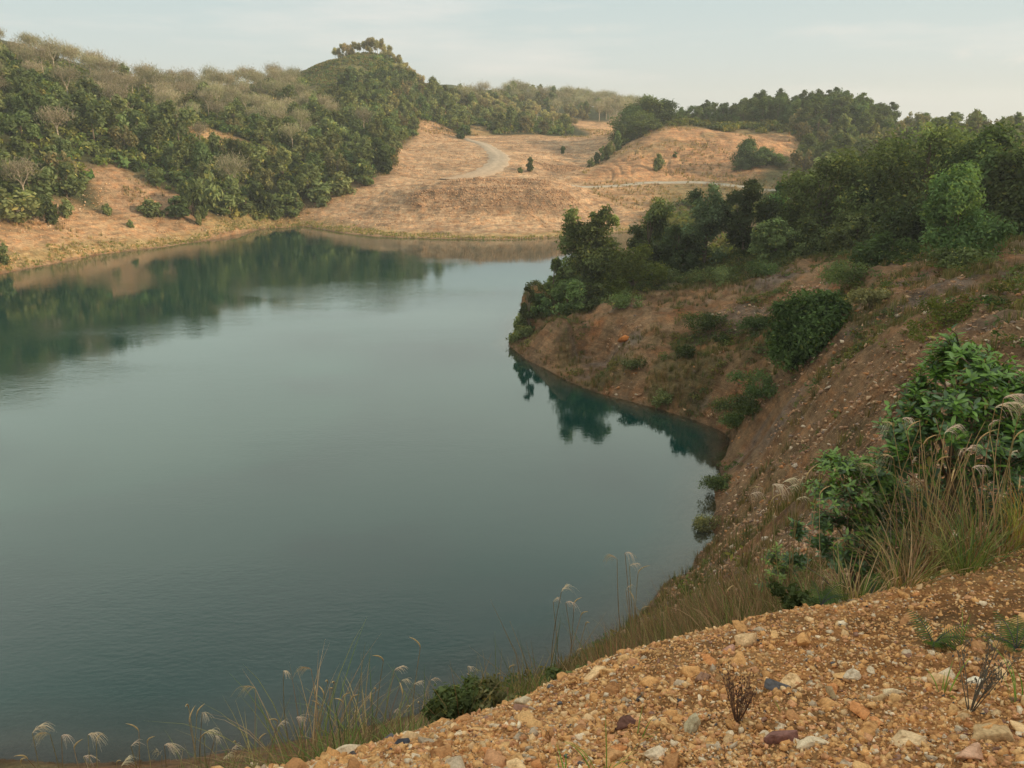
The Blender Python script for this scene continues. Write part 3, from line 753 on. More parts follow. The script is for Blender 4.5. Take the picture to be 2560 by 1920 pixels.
def bare_meshes(H, W, nleaf=500):
    """a nearly leafless rubber tree: straight trunk, rising forks, a haze of twigs"""
    tp = []; tips = []
    fz = H * RNG.uniform(0.34, 0.46)
    tp.append(limb((0, 0, -0.4), (0, 0, fz), 0.17, 0.12, 0.02, 4, 6))
    def grow(p, d, L, r, lev):
        q = p + d * L
        tp.append(limb(p, q, r, r * 0.6, 0.08, 3, 3 if lev > 1 else 5))
        if lev == 3:
            tips.append(q); tips.append((p + q) / 2); tips.append(p); return
        tips.append((p + q) / 2)
        for k in range(3 if lev else 4):
            nd = d + rand_unit(1)[0] * 0.55 + np.array([0, 0, 0.18]); nd /= np.linalg.norm(nd)
            grow(q if k else p + d * L * 0.8, nd, L * RNG.uniform(0.6, 0.85), r * 0.55, lev + 1)
    for k in range(4):
        a = k * math.pi / 2 + RNG.uniform(-.4, .4)
        d = np.array([math.cos(a) * 0.5, math.sin(a) * 0.5, 0.85]); d /= np.linalg.norm(d)
        grow(np.array([0, 0, fz]), d, (H - fz) * 0.36, 0.095, 1)
    tv, tf = join_arrays(tp)
    tips = np.array(tips)
    n = nleaf
    pick = tips[RNG.integers(0, len(tips), n)] + RNG.normal(size=(n, 3)) * np.array([.85, .85, .6])
    # twigs as thin upright slivers
    dirs = rand_unit(n) * 0.7 + np.array([0, 0, 0.8]); dirs /= np.linalg.norm(dirs, axis=1, keepdims=True)
    side = np.cross(dirs, rand_unit(n)); side /= np.linalg.norm(side, axis=1, keepdims=True)
    L = RNG.uniform(0.35, 0.9, n)[:, None]
    v = np.stack([pick - side * 0.042, pick + side * 0.042, pick + dirs * L + side * 0.02, pick + dirs * L - side * 0.02], 1).reshape(-1, 3)
    f = np.arange(n * 4).reshape(n, 4)
    t = np.repeat(RNG.uniform(0.75, 1.25, n), 4)[:, None] * np.array([1, 1, 1.0])
    m = int(nleaf * 1.0)
    lp = tips[RNG.integers(0, len(tips), m)] + RNG.normal(size=(m, 3)) * np.array([.95, .95, .7]) - np.array([0, 0, 0.3])
    lv, lf = cards(lp, rand_unit(m), RNG.uniform(0.10, 0.24, m))
    lt = np.repeat(RNG.uniform(0.7, 1.2, m), 4)[:, None] * np.array([0.80, 0.92, 0.66])
    cv, cf, ct = join_arrays([(v, f, t), (lv, lf, lt)])
    a = mesh_from('trunk', tv, tf, B_PALE, link=False); b = mesh_from('crown', cv, cf, L_PALE, colors=ct, link=False)
    ra, rb = a.data, b.data
    bpy.data.objects.remove(a); bpy.data.objects.remove(b)
    return ra, rb
def plant(kind, meshes, x, y, z, s, rot, label, cat, group=None, sz=None):
    e = bpy.data.objects.new(kind, None); COL.objects.link(e)
    e.empty_display_size = 0.3
    e.location = (x, y, z); e.rotation_euler = (0, 0, rot); e.scale = (s, s, sz or s)
    tag(e, label, cat, group)
    for nm, me in zip(('trunk', 'crown'), meshes):
        o = bpy.data.objects.new(nm, me); COL.objects.link(o); o.parent = e
    return e
def scatter(poly, n, mind, seed=0, tries=40):
    """points in a plan polygon, at least mind apart"""
    rg = np.random.default_rng(seed)
    poly = np.array([q[:2] for q in poly]); lo = poly.min(0); hi = poly.max(0)
    cand = rg.uniform(lo, hi, (n * tries, 2)); cand = cand[in_poly(cand[:, 0], cand[:, 1], poly)]
    out = []; cell = {}
    for p in cand:
        k = (int(p[0] // mind), int(p[1] // mind)); ok = True
        for i in (-1, 0, 1):
            for j in (-1, 0, 1):
                for q in cell.get((k[0] + i, k[1] + j), ()):
                    if (q[0] - p[0]) ** 2 + (q[1] - p[1]) ** 2 < mind * mind: ok = False
        if ok:
            out.append(p); cell.setdefault(k, []).append(p)
            if len(out) >= n: break
    return np.array(out)
def instance_arrays(tmpl, pts, scales, rots, tints=None):
    """numpy copies of one template (verts, faces, tint) at pts"""
    v, f, t = tmpl; n = len(pts); k = len(v)
    cs, sn = np.cos(rots)[:, None], np.sin(rots)[:, None]
    x = v[None, :, 0] * cs - v[None, :, 1] * sn; y = v[None, :, 0] * sn + v[None, :, 1] * cs
    V = np.stack([x, y, np.repeat(v[None, :, 2], n, 0)], -1) * scales[:, None, None] + pts[:, None]
    Fc = (f[None] + (np.arange(n) * k)[:, None, None]).reshape(-1, f.shape[1])
    T = np.repeat(t[None], n, 0)
    if tints is not None: T = T * tints[:, None]
    return V.reshape(-1, 3), Fc, T.reshape(-1, 3)

# --- wooded slope on the left
BARE = [P(*q) for q in [(-160, 230, 188), (130, 262, 188), (230, 290, 180), (330, 315, 178), (440, 320, 178), (560, 330, 180), (640, 300, 196), (680, 215, 240), (690, 150, 290), (640, 140, 300), (-200, 60, 290)]]
LEFTWOOD = [P(*q) for q in [(-160, 480, 135), (0, 478, 137), (90, 450, 145), (170, 440, 149), (205, 405, 154), (330, 410, 154), (420, 455, 150), (540, 466, 154), (640, 462, 162), (690, 434, 167), (800, 392, 173), (848, 362, 183),
                            (850, 320, 206), (850, 290, 224), (900, 240, 265), (830, 195, 262), (720, 232, 232), (650, 215, 240), (668, 165, 284), (580, 180, 272), (480, 185, 258), (370, 200, 242), (230, 168, 232), (130, 146, 226), (-160, 90, 221)]]
forest_v = [tree_meshes('forest', H, W, 1500, 0.50, m_, B_BARK, base=bs, nb=10, trunk=0.15) for H, W, m_, bs in
            [(7.0, 7.0, L_DARK, .25), (8.0, 6.4, L_DARK, .35), (6.2, 7.2, L_MID, .2), (7.6, 5.6, L_MID, .35), (5.0, 5.6, L_DARK, .15), (8.8, 7.4, L_MID, .55), (6.5, 6.2, L_OLIVE, .25)]]
bare_v = [bare_meshes(H, 4.5, n) for H, n in [(8.5, 750), (9.5, 900), (7.8, 750), (9.0, 800)]]
in_patch = lambda x, y, w=0.5: max(float(poly_soft(np.array([x]), np.array([y]), p_, 4)[0]) for p_, _ in PATCHES) > w
def ground_hit(u, v, r0=4.0, r1=420.0):
    fx, fy, fz = ray(u, v); h = math.hypot(fx, fy)
    rr = np.exp(np.linspace(math.log(r0), math.log(r1), 1500))
    X = fx / h * rr; Y = fy / h * rr; Zr = CAMZ + fz / h * rr
    k = np.nonzero(ground_height(X, Y) >= Zr)[0]
    i = k[0] if len(k) else len(rr) - 1
    return X[i], Y[i], float(ground_height(X[i:i + 1], Y[i:i + 1])[0]), rr[i]
bush_v = [tree_meshes('bush', H, W, 1500, 0.30, m_, B_BARK, base=0.05, nb=10, trunk=0.07, top_round=0.8) for H, W, m_ in [(3, 3.2, L_ACACIA), (2.6, 3.2, L_MID), (3.4, 2.8, L_DARK)]]
rg = np.random.default_rng(3)
pts = scatter(LEFTWOOD, 900, 4.3, 5)
pts = np.array([p for p in pts if not in_patch(p[0], p[1]) and (not in_poly(p[:1], p[1:2], GRASSY)[0] or (math.hypot(*p) < 250 and rg.random() < .25))])
isb = in_poly(pts[:, 0], pts[:, 1], BARE)
edge = poly_soft(pts[:, 0], pts[:, 1], BARE, 55)
isb = np.random.default_rng(41).uniform(0, 1, len(pts)) < np.where(edge > .5, .5 + (edge - .5) * 1.0, edge * .85)
green = pts[~isb]; bare = pts[isb]
print('left wood: green', len(green), 'bare', len(bare))
green = green[np.argsort(np.hypot(green[:, 0], green[:, 1]))]
stuff_trees = list(green[300:])
gz = ground_height(green[:, 0], green[:, 1])
for i, (x, y) in enumerate(green[:300]):
    near = math.hypot(x, y)
    lo = near < 158 and rg.random() < 0.45
    k = rg.choice([0, 1, 2, 3, 4, 5, 6], p=[.20, .15, .19, .14, .1, .10, .12]) if not lo else rg.choice([2, 4, 6])
    if rg.random() < .05:
        plant('dead_tree', bare_v[rg.integers(0, 4)], x, y, gz[i] - .2, rg.uniform(.8, 1.1), rg.uniform(0, 6.28), 'pale bare dead tree standing in the green forest of the left slope', 'tree', 'dead trees in the left forest')
        continue
    s = rg.uniform(0.60, 1.0) * (0.62 if lo else 1) * (0.72 if near > 225 else 1)
    npt = max(float(poly_soft(np.array([x]), np.array([y]), p_, 22)[0]) for p_, _ in PATCHES[:3])
    s *= 1 - .6 * sstep(.08, .45, npt)
    plant('forest_tree', forest_v[k], x, y, gz[i] - 0.2, s, rg.uniform(0, 6.28), 'dense green tree in the forest on the left slope above the lake', 'tree', 'green trees of the forest on the left slope')
bare = bare[np.argsort(np.hypot(bare[:, 0], bare[:, 1]))][:340]
bz = ground_height(bare[:, 0], bare[:, 1])
for i, (x, y) in enumerate(bare):
    if rg.random() < 0.16:
        plant('olive_tree', forest_v[rg.choice([6, 3])], x, y, bz[i] - .2, rg.uniform(0.55, 0.8), rg.uniform(0, 6.28), 'thin leafed olive green tree among the grey rubber trees', 'tree', 'leafy trees among the grey rubber trees')
    else:
        plant('rubber_tree', bare_v[rg.integers(0, 4)], x, y, bz[i] - .2, rg.uniform(0.62, 0.88), rg.uniform(0, 6.28), 'nearly leafless grey brown rubber tree high on the left slope', 'tree', 'bare rubber trees high on the left slope')
print('left wood', round(time.time() - T0, 1))

# --- peak and the ridges behind
def umbrella():
    H = 9.0; bl = []
    for k in range(10):
        a = RNG.uniform(0, 6.28); r_ = RNG.uniform(0.1, 2.0); b_ = RNG.uniform(.8, 1.5)
        bl.append((math.cos(a) * r_, math.sin(a) * r_, H * RNG.uniform(0.58, 0.95), b_, b_, b_ * RNG.uniform(.8, 1.3)))
    return tree_meshes('umb', H, 4, 1500, 0.36, L_UMB, B_PALE, blobs=bl, base=0.6, trunk=0.17)
L_UMB = mat_leaf('straw_green_foliage', (0.36, 0.32, 0.17), 0.4, 0.2)
umb_v = [umbrella() for _ in range(3)]
PEAKWOOD = [P(*q) for q in [(800, 165, 284), (830, 138, 300), (900, 165, 300), (1010, 198, 312), (1130, 235, 335), (1180, 262, 305), (1230, 282, 292), (1240, 296, 272), (1080, 292, 256), (1000, 297, 244), (920, 300, 228), (862, 305, 218), (850, 270, 236), (830, 240, 250), (790, 215, 262)]]
pw = scatter(PEAKWOOD, 290, 4.6, 9)
pz = ground_height(pw[:, 0], pw[:, 1])
for i, (x, y) in enumerate(pw):
    if in_patch(x, y, 0.6) or in_poly(pw[i:i + 1, 0], pw[i:i + 1, 1], GRASSY)[0]: continue
    k = rg.choice([2, 3, 5, 6, 0], p=[.25, .2, .15, .3, .1])
    if math.hypot(x, y) > 278 and rg.random() < .7:
        plant('hilltop_tree', umb_v[rg.integers(0, 3)], x, y, pz[i] - .2, rg.uniform(.5, .8), rg.uniform(0, 6.28), 'straw green tree on the shoulder right of the grassy peak', 'tree', 'straw green trees on the shoulder of the peak', sz=rg.uniform(.5, .7))
        continue
    plant('ridge_tree', forest_v[k], x, y, pz[i] - .2, rg.uniform(0.5, 0.82), rg.uniform(0, 6.28), 'sunlit green tree on the flank right of the grassy peak', 'tree', 'trees on the flank right of the peak')
FARWOOD = [P(*q) for q in [(1030, 212, 330), (1130, 212, 385), (1250, 222, 435), (1380, 244, 465), (1400, 262, 420), (1330, 270, 330), (1290, 272, 320), (1200, 268, 318), (1150, 240, 345)]]
pw = scatter(FARWOOD, 260, 6.0, 10)
pz = ground_height(pw[:, 0], pw[:, 1])
for i, (x, y) in enumerate(pw):
    if in_patch(x, y, 0.6): continue
    if rg.random() < 0.5:
        plant('far_rubber_tree', bare_v[rg.integers(0, 4)], x, y, pz[i] - .2, rg.uniform(0.75, 1.0), rg.uniform(0, 6.28), 'pale thin tree on the far ridge right of the peak', 'tree', 'pale thin trees on the far ridge')
    else:
        plant('far_tree', forest_v[rg.choice([6, 3, 2])], x, y, pz[i] - .2, rg.uniform(0.65, 0.95), rg.uniform(0, 6.28), 'yellow green tree on the far ridge right of the peak', 'tree', 'yellow green trees on the far ridge')
for (u, v, r) in [(rg.uniform(735, 850), rg.uniform(168, 232), 0) for _ in range(34)]:
    x, y, z, r_ = ground_hit(u, v, 150, 400)
    plant('peak_shrub', bush_v[rg.integers(0, 3)], x, y, z - .1, rg.uniform(.7, 1.5), rg.uniform(0, 6.28), 'dark shrub in the hollow on the right side of the grassy peak', 'bush', 'shrubs in the hollow of the peak')
# row of umbrella-crowned trees standing on the bare top of the peak
row = [(724, 121, 303), (732, 120, 300), (741, 119, 304), (750, 118, 300), (758, 118, 305), (767, 117, 301), (776, 117, 305), (785, 117, 300), (794, 118, 305), (803, 119, 300), (812, 120, 304), (822, 122, 300), (831, 124, 304),
       (841, 127, 300), (851, 130, 304), (861, 134, 300), (871, 138, 304), (882, 142, 300), (770, 115, 309), (798, 116, 309), (826, 118, 310), (848, 125, 309), (870, 131, 309), (890, 140, 306), (900, 148, 302)]
row += [(u_, float(np.interp(u_, [880, 950, 1010, 1090], [165, 210, 228, 236])) - 2 + rg.uniform(-3, 3), rg.uniform(297, 309)) for u_ in np.arange(865, 1090, 7)] + [(u_, float(np.interp(u_, [700, 760, 830, 870], [131, 119, 124, 150])), rg.uniform(296, 312)) for u_ in np.arange(735, 870, 9)]
for (u, v, r) in row:
    x, y, _ = P(u, v, r)
    plant('hilltop_tree', umb_v[rg.integers(0, 3)], x, y, GZ(x, y) - .2, rg.uniform(0.38, 0.62), rg.uniform(0, 6.28), 'tall thin straw coloured tree in the row on top of the peak', 'tree', 'row of thin trees on top of the peak', sz=rg.uniform(.46, .68))
for u_ in np.concatenate([np.arange(985, 1385, 8.5), np.arange(990, 1380, 13)]):
    v_ = float(np.interp(u_, [985, 1130, 1250, 1385], [222, 210, 222, 246])) + rg.uniform(0, 14); r_ = float(np.interp(u_, [985, 1130, 1250, 1385], [312, 378, 428, 462])) - rg.uniform(2, 30)
    x, y, _ = P(u_, v_, r_)
    ms_ = forest_v[rg.choice([6, 3, 2])] if rg.random() < .6 else bare_v[rg.integers(0, 4)]
    plant('skyline_tree', ms_, x, y, GZ(x, y) - .2, rg.uniform(.65, 1.0), rg.uniform(0, 6.28), 'pale green tree on the skyline between the peak and the orange hill', 'tree', 'trees on the skyline between the peak and the orange hill')
print('ridges', round(time.time() - T0, 1))

# --- wood behind the orange cut hill, and the far slope under it
wood_v = [tree_meshes('wood', H, W, 3600, 0.40, m_, B_BARK, base=bs, nb=12, trunk=0.2) for H, W, m_, bs in
          [(11, 7.5, L_ACACIA, .08), (12.5, 7.0, L_ACACIA, .12), (9.5, 8, L_ACACIA, .05), (11.5, 6.4, L_DARK, .1)]]
round_v = [tree_meshes('round', 10, 10.5, 6500, 0.40, L_ACACIA, B_BARK, base=0.03, nb=24, trunk=.2) for _ in range(3)]
def at_hit(u, vbase, vtop, wpx, meshes, H0, W0, kind, label, cat='bush', group=None):
    x, y, z, r = ground_hit(u, vbase)
    H = (vbase - vtop) * 768 / 1659 / F * r; W = wpx * 1024 / 2212 / F * r
    return plant(kind, meshes, x, y, z - .05, W / W0, rg.uniform(0, 6.28), label, cat, group, sz=H / H0 * 1.05)
def at_px(u, vtop, r, meshes, H0, kind, label, cat='tree', group=None, width=None, rot=None, zoff=0.0):
    """stand a plant at distance r on the ground so that its top reaches photo height vtop"""
    x, y, zt = P(u, vtop, r)
    zg = GZ(x, y) + zoff
    s = (zt - zg) / H0
    ss = s if width is None else width
    return plant(kind, meshes, x, y, zg - 0.1, ss, rg.uniform(0, 6.28) if rot is None else rot, label, cat, group, sz=s)
tops = [(1455, 240), (1480, 226), (1540, 214), (1600, 216), (1625, 205), (1650, 194), (1700, 202), (1760, 188), (1830, 192), (1870, 205), (1900, 212), (1930, 232), (1950, 250)]
tu = np.array([t[0] for t in tops]); tv_ = np.array([t[1] for t in tops])
for row_r, off, step in [(262, -2, 22), (250, 0, 20), (240, 8, 20), (231, 20, 22), (222, 34, 26)]:
    u = 1465 + rg.uniform(0, 10)
    while u < 1945:
        if not (row_r < 225 and u < 1740):
            vt = float(np.interp(u, tu, tv_)) + off + rg.uniform(-5, 12)
            r_ = row_r + rg.uniform(-4, 4)
            x, y, zt = P(u, vt, r_); zg = GZ(x, y)
            if zt - zg > 2.5:
                s = (zt - zg) / 11.0
                plant('wood_tree', wood_v[rg.integers(0, 4)], x, y, zg - .3, min(s, 1.0) * rg.uniform(0.95, 1.3), rg.uniform(0, 6.28), 'dark green tree in the wood above the orange cut hill', 'tree', 'trees of the wood above the orange cut hill', sz=s)
        u += step * rg.uniform(0.8, 1.2)
HAZY = [P(*q) for q in [(1700, 300, 225), (1740, 340, 205), (1700, 385, 182), (1780, 400, 160), (1960, 395, 150), (2260, 380, 150), (2260, 300, 240), (1950, 285, 250), (1800, 285, 235)]]
pw = scatter(HAZY, 150, 5.2, 12)
pz = ground_height(pw[:, 0], pw[:, 1])
for i, (x, y) in enumerate(pw):
    plant('valley_tree', forest_v[rg.choice([6, 0, 3, 2, 4], p=[.3, .2, .2, .15, .15])], x, y, pz[i] - .2, rg.uniform(0.55, 0.95), rg.uniform(0, 6.28), 'olive green tree on the far slope right of the orange hill', 'tree', 'trees on the far slope right of the orange hill')
for u, vt, r_ in [(u_, 268 + rg.uniform(-8, 6), rg.uniform(262, 300)) for u_ in np.arange(1950, 2280, 13)]:
    at_px(u, vt, r_, wood_v[rg.integers(0, 4)], 11, 'horizon_tree', 'low dark tree on the skyline at the right edge', 'tree', 'trees on the skyline at the right')
at_px(2003, 238, 245, wood_v[2], 10.0, 'lone_tree', 'lone spreading dark tree on the skyline right of the wood', width=.8)
# knob with big trees left of the cut hill
for u, vt, r_, w_, lb in [(1372, 228, 224, 1.1, 'large dark tree at the left end of the knob beside the orange hill'),
                      (1398, 204, 226, 1.25, 'tallest rounded dark tree on the knob left of the orange hill'),
                      (1432, 214, 228, 1.15, 'large dark tree at the right end of the knob by the orange hill'),
                      (1352, 258, 216, .8, 'smaller dark tree low on the left side of the knob'),
                      (1385, 240, 217, 1.0, 'dark tree in front on the knob above the orange slope')]:
    at_px(u, vt, r_, round_v[rg.integers(0, 3)], 10.4, 'knob_tree', lb, 'tree', 'big trees on the knob', width=w_)
for i, (u, vt, r_, w_) in enumerate([(1335, 282, 210, .9), (1320, 300, 206, .8), (1303, 318, 201, .8), (1290, 328, 199, .7), (1277, 338, 196, .65), (1345, 272, 213, .9), (1312, 312, 199, .7)]):
    at_px(u, vt, r_, bush_v[i % 3], 3, 'hill_bush', 'dark bush on the edge running down from the knob', 'bush', 'bushes running down from the knob', width=w_)
for u, vt, r_, w_, lb in [(1622, 296, 188, .95, 'dark bushy tree at the right end of the orange hill above the track'), (1652, 316, 187, .8, 'dark rounded tree right of the tall one beside the orange hill'), (1605, 338, 186, .55, 'small dark tree at the foot of the orange hill'), (1680, 330, 188, .7, 'rightmost dark tree beside the orange hill')]:
    at_px(u, vt, r_, round_v[rg.integers(0, 3)], 10.4, 'hillside_tree', lb, width=w_ * .75)
B0, B1, B2 = (bush_v[0], 3, 3.2), (bush_v[1], 2.6, 3.2), (bush_v[2], 3.4, 2.8)
at_hit(1421, 368, 337, 26, *B1, 'small_tree', 'small lone green tree low on the orange hill', 'tree')
at_hit(1458, 342, 331, 12, *B2, 'sapling', 'tiny green sapling right of the lone tree on the orange hill', 'tree')
at_hit(1143, 372, 343, 24, *B2, 'conical_tree', 'small dark conical tree on the tan spoil beside the road', 'tree')
at_hit(1124, 373, 362, 14, *B1, 'small_bush', 'tiny bush left of the conical tree on the tan spoil')
at_hit(1216, 331, 318, 15, *B0, 'dark_bush', 'small dark bush near the back of the tan spoil')
at_hit(1003, 300, 274, 34, *B0, 'bush_by_slope', 'dark bush at the top of the haul road')
at_hit(98, 484, 436, 50, *B0, 'round_bush', 'round dark green bush alone on the sandy left shore')
at_hit(145, 467, 438, 30, *B1, 'light_bush', 'small light green bush right of the round bush on the left shore')
at_hit(2, 565, 530, 32, *B1, 'edge_bush', 'bright green bush cut by the left edge beside the water')
at_hit(233, 466, 446, 22, *B1, 'shore_shrub', 'small green shrub on the sandy slope below the forest')
at_hit(283, 492, 478, 14, *B1, 'shore_shrub', 'tiny shrub in the middle of the sandy left shore')
at_hit(430, 486, 458, 16, *B1, 'shore_shrub', 'thin green sapling above the left shore at the forest foot')
at_hit(20, 480, 415, 90, forest_v[2], 7.2, 6.0, 'edge_tree', 'broad green tree at the left edge above the sandy shore', 'tree')
at_hit(75, 440, 375, 80, forest_v[4], 6, 4.6, 'edge_tree', 'rounded tree at the forest edge above the round bush', 'tree')
for u, vb, vt, w_ in [(480, 462, 425, 60), (530, 466, 430, 70), (590, 468, 425, 60), (640, 468, 420, 60), (330, 470, 440, 50), (380, 472, 430, 60), (420, 470, 400, 60), (690, 440, 400, 60), (740, 420, 380, 60), (790, 398, 350, 60), (830, 372, 325, 50), (560, 455, 400, 60), (455, 455, 390, 60)]:
    at_hit(u, vb, vt, w_, *[B1, B2, B0][int(rg.integers(0, 3))], 'forest_edge_bush', 'green bush along the foot of the forest at the sandy shore', 'bush', 'bushes along the foot of the forest')
print('mid distance', round(time.time() - T0, 1))

# --- near right-hand trees on the peninsula, each with its own crown
def own_tree(u, vt, r, wpx, label, lmat=None, nleaf=7000, leaf=0.21, kind='acacia_tree', base=.12, nb=15, cat='tree', bark=None, tr=1.0, shell=.4, blobs=None, zoff=0.0, tone=.42, sidestep=0):
    x, y, zt = P(u, vt, r); zg = GZ(x, y) + zoff
    H = zt - zg; W = wpx * 1024 / 2212 / F * r * (1.10 if blobs is None else 1.05)
    nleaf = int(nleaf * 1.3)
    if blobs: blobs = [(b[0] * W, b[1] * W, b[2] * H, b[3] * W, b[3] * W, b[4] * H) for b in blobs]
    ms = tree_meshes(kind, H, W, nleaf, leaf, lmat or L_ACACIA, bark or B_BARK, base=base, nb=nb, trunk=0.018 * H + 0.02, top_round=tr, shell=shell, blobs=blobs, tone=tone)
    return plant(kind, ms, x, y, zg - .05, 1, 0, label, cat)
L_VDARK = mat_leaf('very_dark_foliage', (.060, .085, .036), .35, .08)
L_DULL = mat_leaf('dull_green_foliage', (.135, .175, .095), .36, .08)
own_tree(1142, 606, 66.5, 42, 'slender dark sapling at the water edge on the tip of the peninsula', nleaf=1500, leaf=.17, base=.05, kind='slender_tree', nb=9, tr=.8)
own_tree(1122, 672, 66.2, 60, 'green bush overhanging the water at the peninsula tip', L_MID, 2200, .18, 'bush', .0, 9, 'bush')
own_tree(1168, 640, 68, 60, 'dark bush between the slender sapling and the shrubs on the peninsula', None, 2500, .18, 'bush', .0, 9, 'bush')
own_tree(1198, 560, 71, 55, 'thin dark tree left of the tall tree on the peninsula', nleaf=2200, leaf=.2, nb=11)
own_tree(1225, 600, 68, 88, 'rounded green shrub in front of the tall tree on the peninsula', L_LIGHT, 4500, .17, 'shrub', .0, 13, 'bush')
own_tree(1285, 612, 67.5, 70, 'low green shrub at the foot of the tall peninsula tree', L_MID, 3000, .17, 'shrub', .0, 11, 'bush')
own_tree(1273, 444, 72, 122, 'tall dark tree with two pointed tops at the left end of the peninsula row', None, 9500, .21, blobs=
         [(-.30, 0, .90, .14, .09), (-.25, .1, .76, .20, .10), (.28, 0, .92, .13, .09), (.40, .0, .84, .12, .07), (.20, -.1, .80, .20, .11), (0, 0, .70, .30, .12), (-.2, .1, .58, .32, .14), (.22, 0, .55, .32, .15), (0, -.2, .42, .36, .14), (-.22, 0, .30, .34, .14), (.2, .1, .25, .34, .13), (0, 0, .14, .3, .10), (.08, 0, .88, .10, .06)])
own_tree(1372, 526, 71, 120, 'soft feathery yellow green tree in front of the peninsula row', L_FEATHER, 9000, .13, 'feathery_tree', .0, 16, tone=.15)
own_tree(1412, 430, 79, 112, 'upright tree with a lighter top second from the left in the row', L_MID, 7500, .2, base=.1)
own_tree(1470, 482, 77, 90, 'shorter dark tree between two taller ones in the peninsula row', L_VDARK, 5500, .2, base=.05)
own_tree(1532, 396, 80, 130, 'broad dull green tree in the middle of the peninsula row', L_DULL, 9000, .2, base=.1)
own_tree(1622, 378, 78, 100, 'narrow very dark tree in the middle of the row', L_VDARK, 8000, .2, base=.08)
own_tree(1690, 386, 84, 80, 'light topped tree behind the narrow dark one', L_LIGHT, 5000, .2, base=.1)
own_tree(1680, 470, 73, 90, 'dense low green tree in front of the light topped one', L_MID, 5000, .18, base=.03)
own_tree(1793, 336, 81, 190, 'big round crowned dark tree in the middle of the right wood', mat_leaf('dark_round_foliage', (.115, .145, .048), .3, .1), 13000, .22, base=.18, nb=22)
own_tree(1755, 480, 71, 90, 'bushy green tree below the big round crown', L_MID, 5000, .18, base=.02)
own_tree(1858, 462, 69, 100, 'leafy green tree below and right of the big round crown', L_MID, 5500, .18, base=.03)
own_tree(1900, 385, 77, 110, 'dark tree between the round crown and the tallest tree', L_VDARK, 7000, .2, base=.05)
own_tree(2012, 262, 76, 245, 'tallest and broadest dark tree of the right wood', None, 17000, .22, base=.14, nb=26)
own_tree(2165, 276, 70, 205, 'tall dark tree at the right edge behind the light green one', None, 14000, .22, base=.1, nb=24)
own_tree(2250, 300, 66, 170, 'dark tree mostly cut off by the right edge', None, 8000, .22, base=.1, nb=18)
own_tree(1960, 440, 66, 110, 'dark bushy tree under the tallest tree', L_VDARK, 6500, .18, base=.02)
own_tree(2093, 366, 52, 165, 'light green young tree standing in front of the dark wood', L_LIGHT, 12000, .15, 'light_green_tree', .12, 24, tone=.22)
own_tree(2085, 548, 49.5, 115, 'low leafy bush at the foot of the light green tree', L_MID, 4500, .13, 'bush', .0, 12, 'bush')
own_tree(1935, 512, 56, 130, 'low spreading dark bush left of the light green tree', None, 5500, .15, 'bush', .0, 12, 'bush')
own_tree(1762, 622, 44.5, 172, 'large round dense green bush on the slope above the bay', L_ROUND if 'L_ROUND' in globals() else mat_leaf('round_bush_foliage', (.100, .160, .055), .3, .1), 16000, .15, 'round_bush', .0, 26, 'bush', blobs=[(-.34, .1, .72, .14, .12), (.30, 0, .80, .13, .10), (.1, 0, .93, .16, .08), (-.38, 0, .42, .13, .14), (.38, -.1, .45, .13, .13)] +
         [(0, 0, .5, .40, .42), (-.18, 0, .62, .30, .30), (.2, 0, .60, .30, .30), (0, .1, .76, .30, .22), (-.22, 0, .36, .27, .28), (.2, 0, .34, .27, .28), (0, -.2, .5, .32, .33), (0, 0, .22, .25, .18)], shell=.40, tone=.45, zoff=-1.3)

print('near wood', round(time.time() - T0, 1))
# ------------------------------------------------------------------ ground cover nobody could count
def tuft(nb=16, h=0.45, w=0.03, spread=0.16, lean=0.45, c0=(0.30, 0.24, 0.10), c1=(0.14, 0.17, 0.05), mixg=0.5):
    a = RNG.uniform(0, 6.28, nb); rr = RNG.uniform(0, spread, nb)
    base = np.stack([np.cos(a) * rr, np.sin(a) * rr, np.full(nb, -0.03)], -1)
    L = RNG.uniform(0.5, 1.1, nb) * h; ln = RNG.uniform(0.15, 1, nb) * lean
    dr = np.stack([np.cos(a), np.sin(a), np.zeros(nb)], -1); sd = np.stack([-np.sin(a), np.cos(a), np.zeros(nb)], -1)
    up = np.array([0, 0, 1.0])
    st = []
    for t, ww in ((0, 1), (0.5, 0.8), (1.0, 0.12)):
        c_ = base + up * (L * (t - 0.25 * ln * t * t))[:, None] + dr * (L * ln * t * t)[:, None]
        st += [c_ - sd * w * ww / 2, c_ + sd * w * ww / 2]
    V = np.stack(st, 1)
    f = np.array([[0, 1, 3, 2], [2, 3, 5, 4]])
    Fc = (f[None] + (np.arange(nb) * 6)[:, None, None]).reshape(-1, 4)
    m = (RNG.uniform(0, 1, nb) < mixg)[:, None]
    T = np.where(m, np.array(c0), np.array(c1)) * RNG.uniform(0.7, 1.3, (nb, 1))
    return V.reshape(-1, 3), Fc, np.repeat(T, 6, 0)
def scatter_stuff(name, tmpls, X, Y, smin, smax, mat, tj=0.2, sink=0.0):
    parts = []; n = len(X); Z = ground_height(X, Y) - sink
    pick = RNG.integers(0, len(tmpls), n)
    for k, tp in enumerate(tmpls):
        m = pick == k
        if not m.any(): continue
        pts_ = np.stack([X[m], Y[m], Z[m]], -1)
        tint = RNG.uniform(1 - tj, 1 + tj, (m.sum(), 1)) * RNG.uniform(1 - tj / 2, 1 + tj / 2, (m.sum(), 3))
        parts.append(instance_arrays(tp, pts_, RNG.uniform(smin, smax, m.sum()), RNG.uniform(0, 6.28, m.sum()), tint))
    V, Fc, T = join_arrays(parts)
    o = mesh_from(name, V, Fc, mat, colors=T)
    return tag(o, kind='stuff')
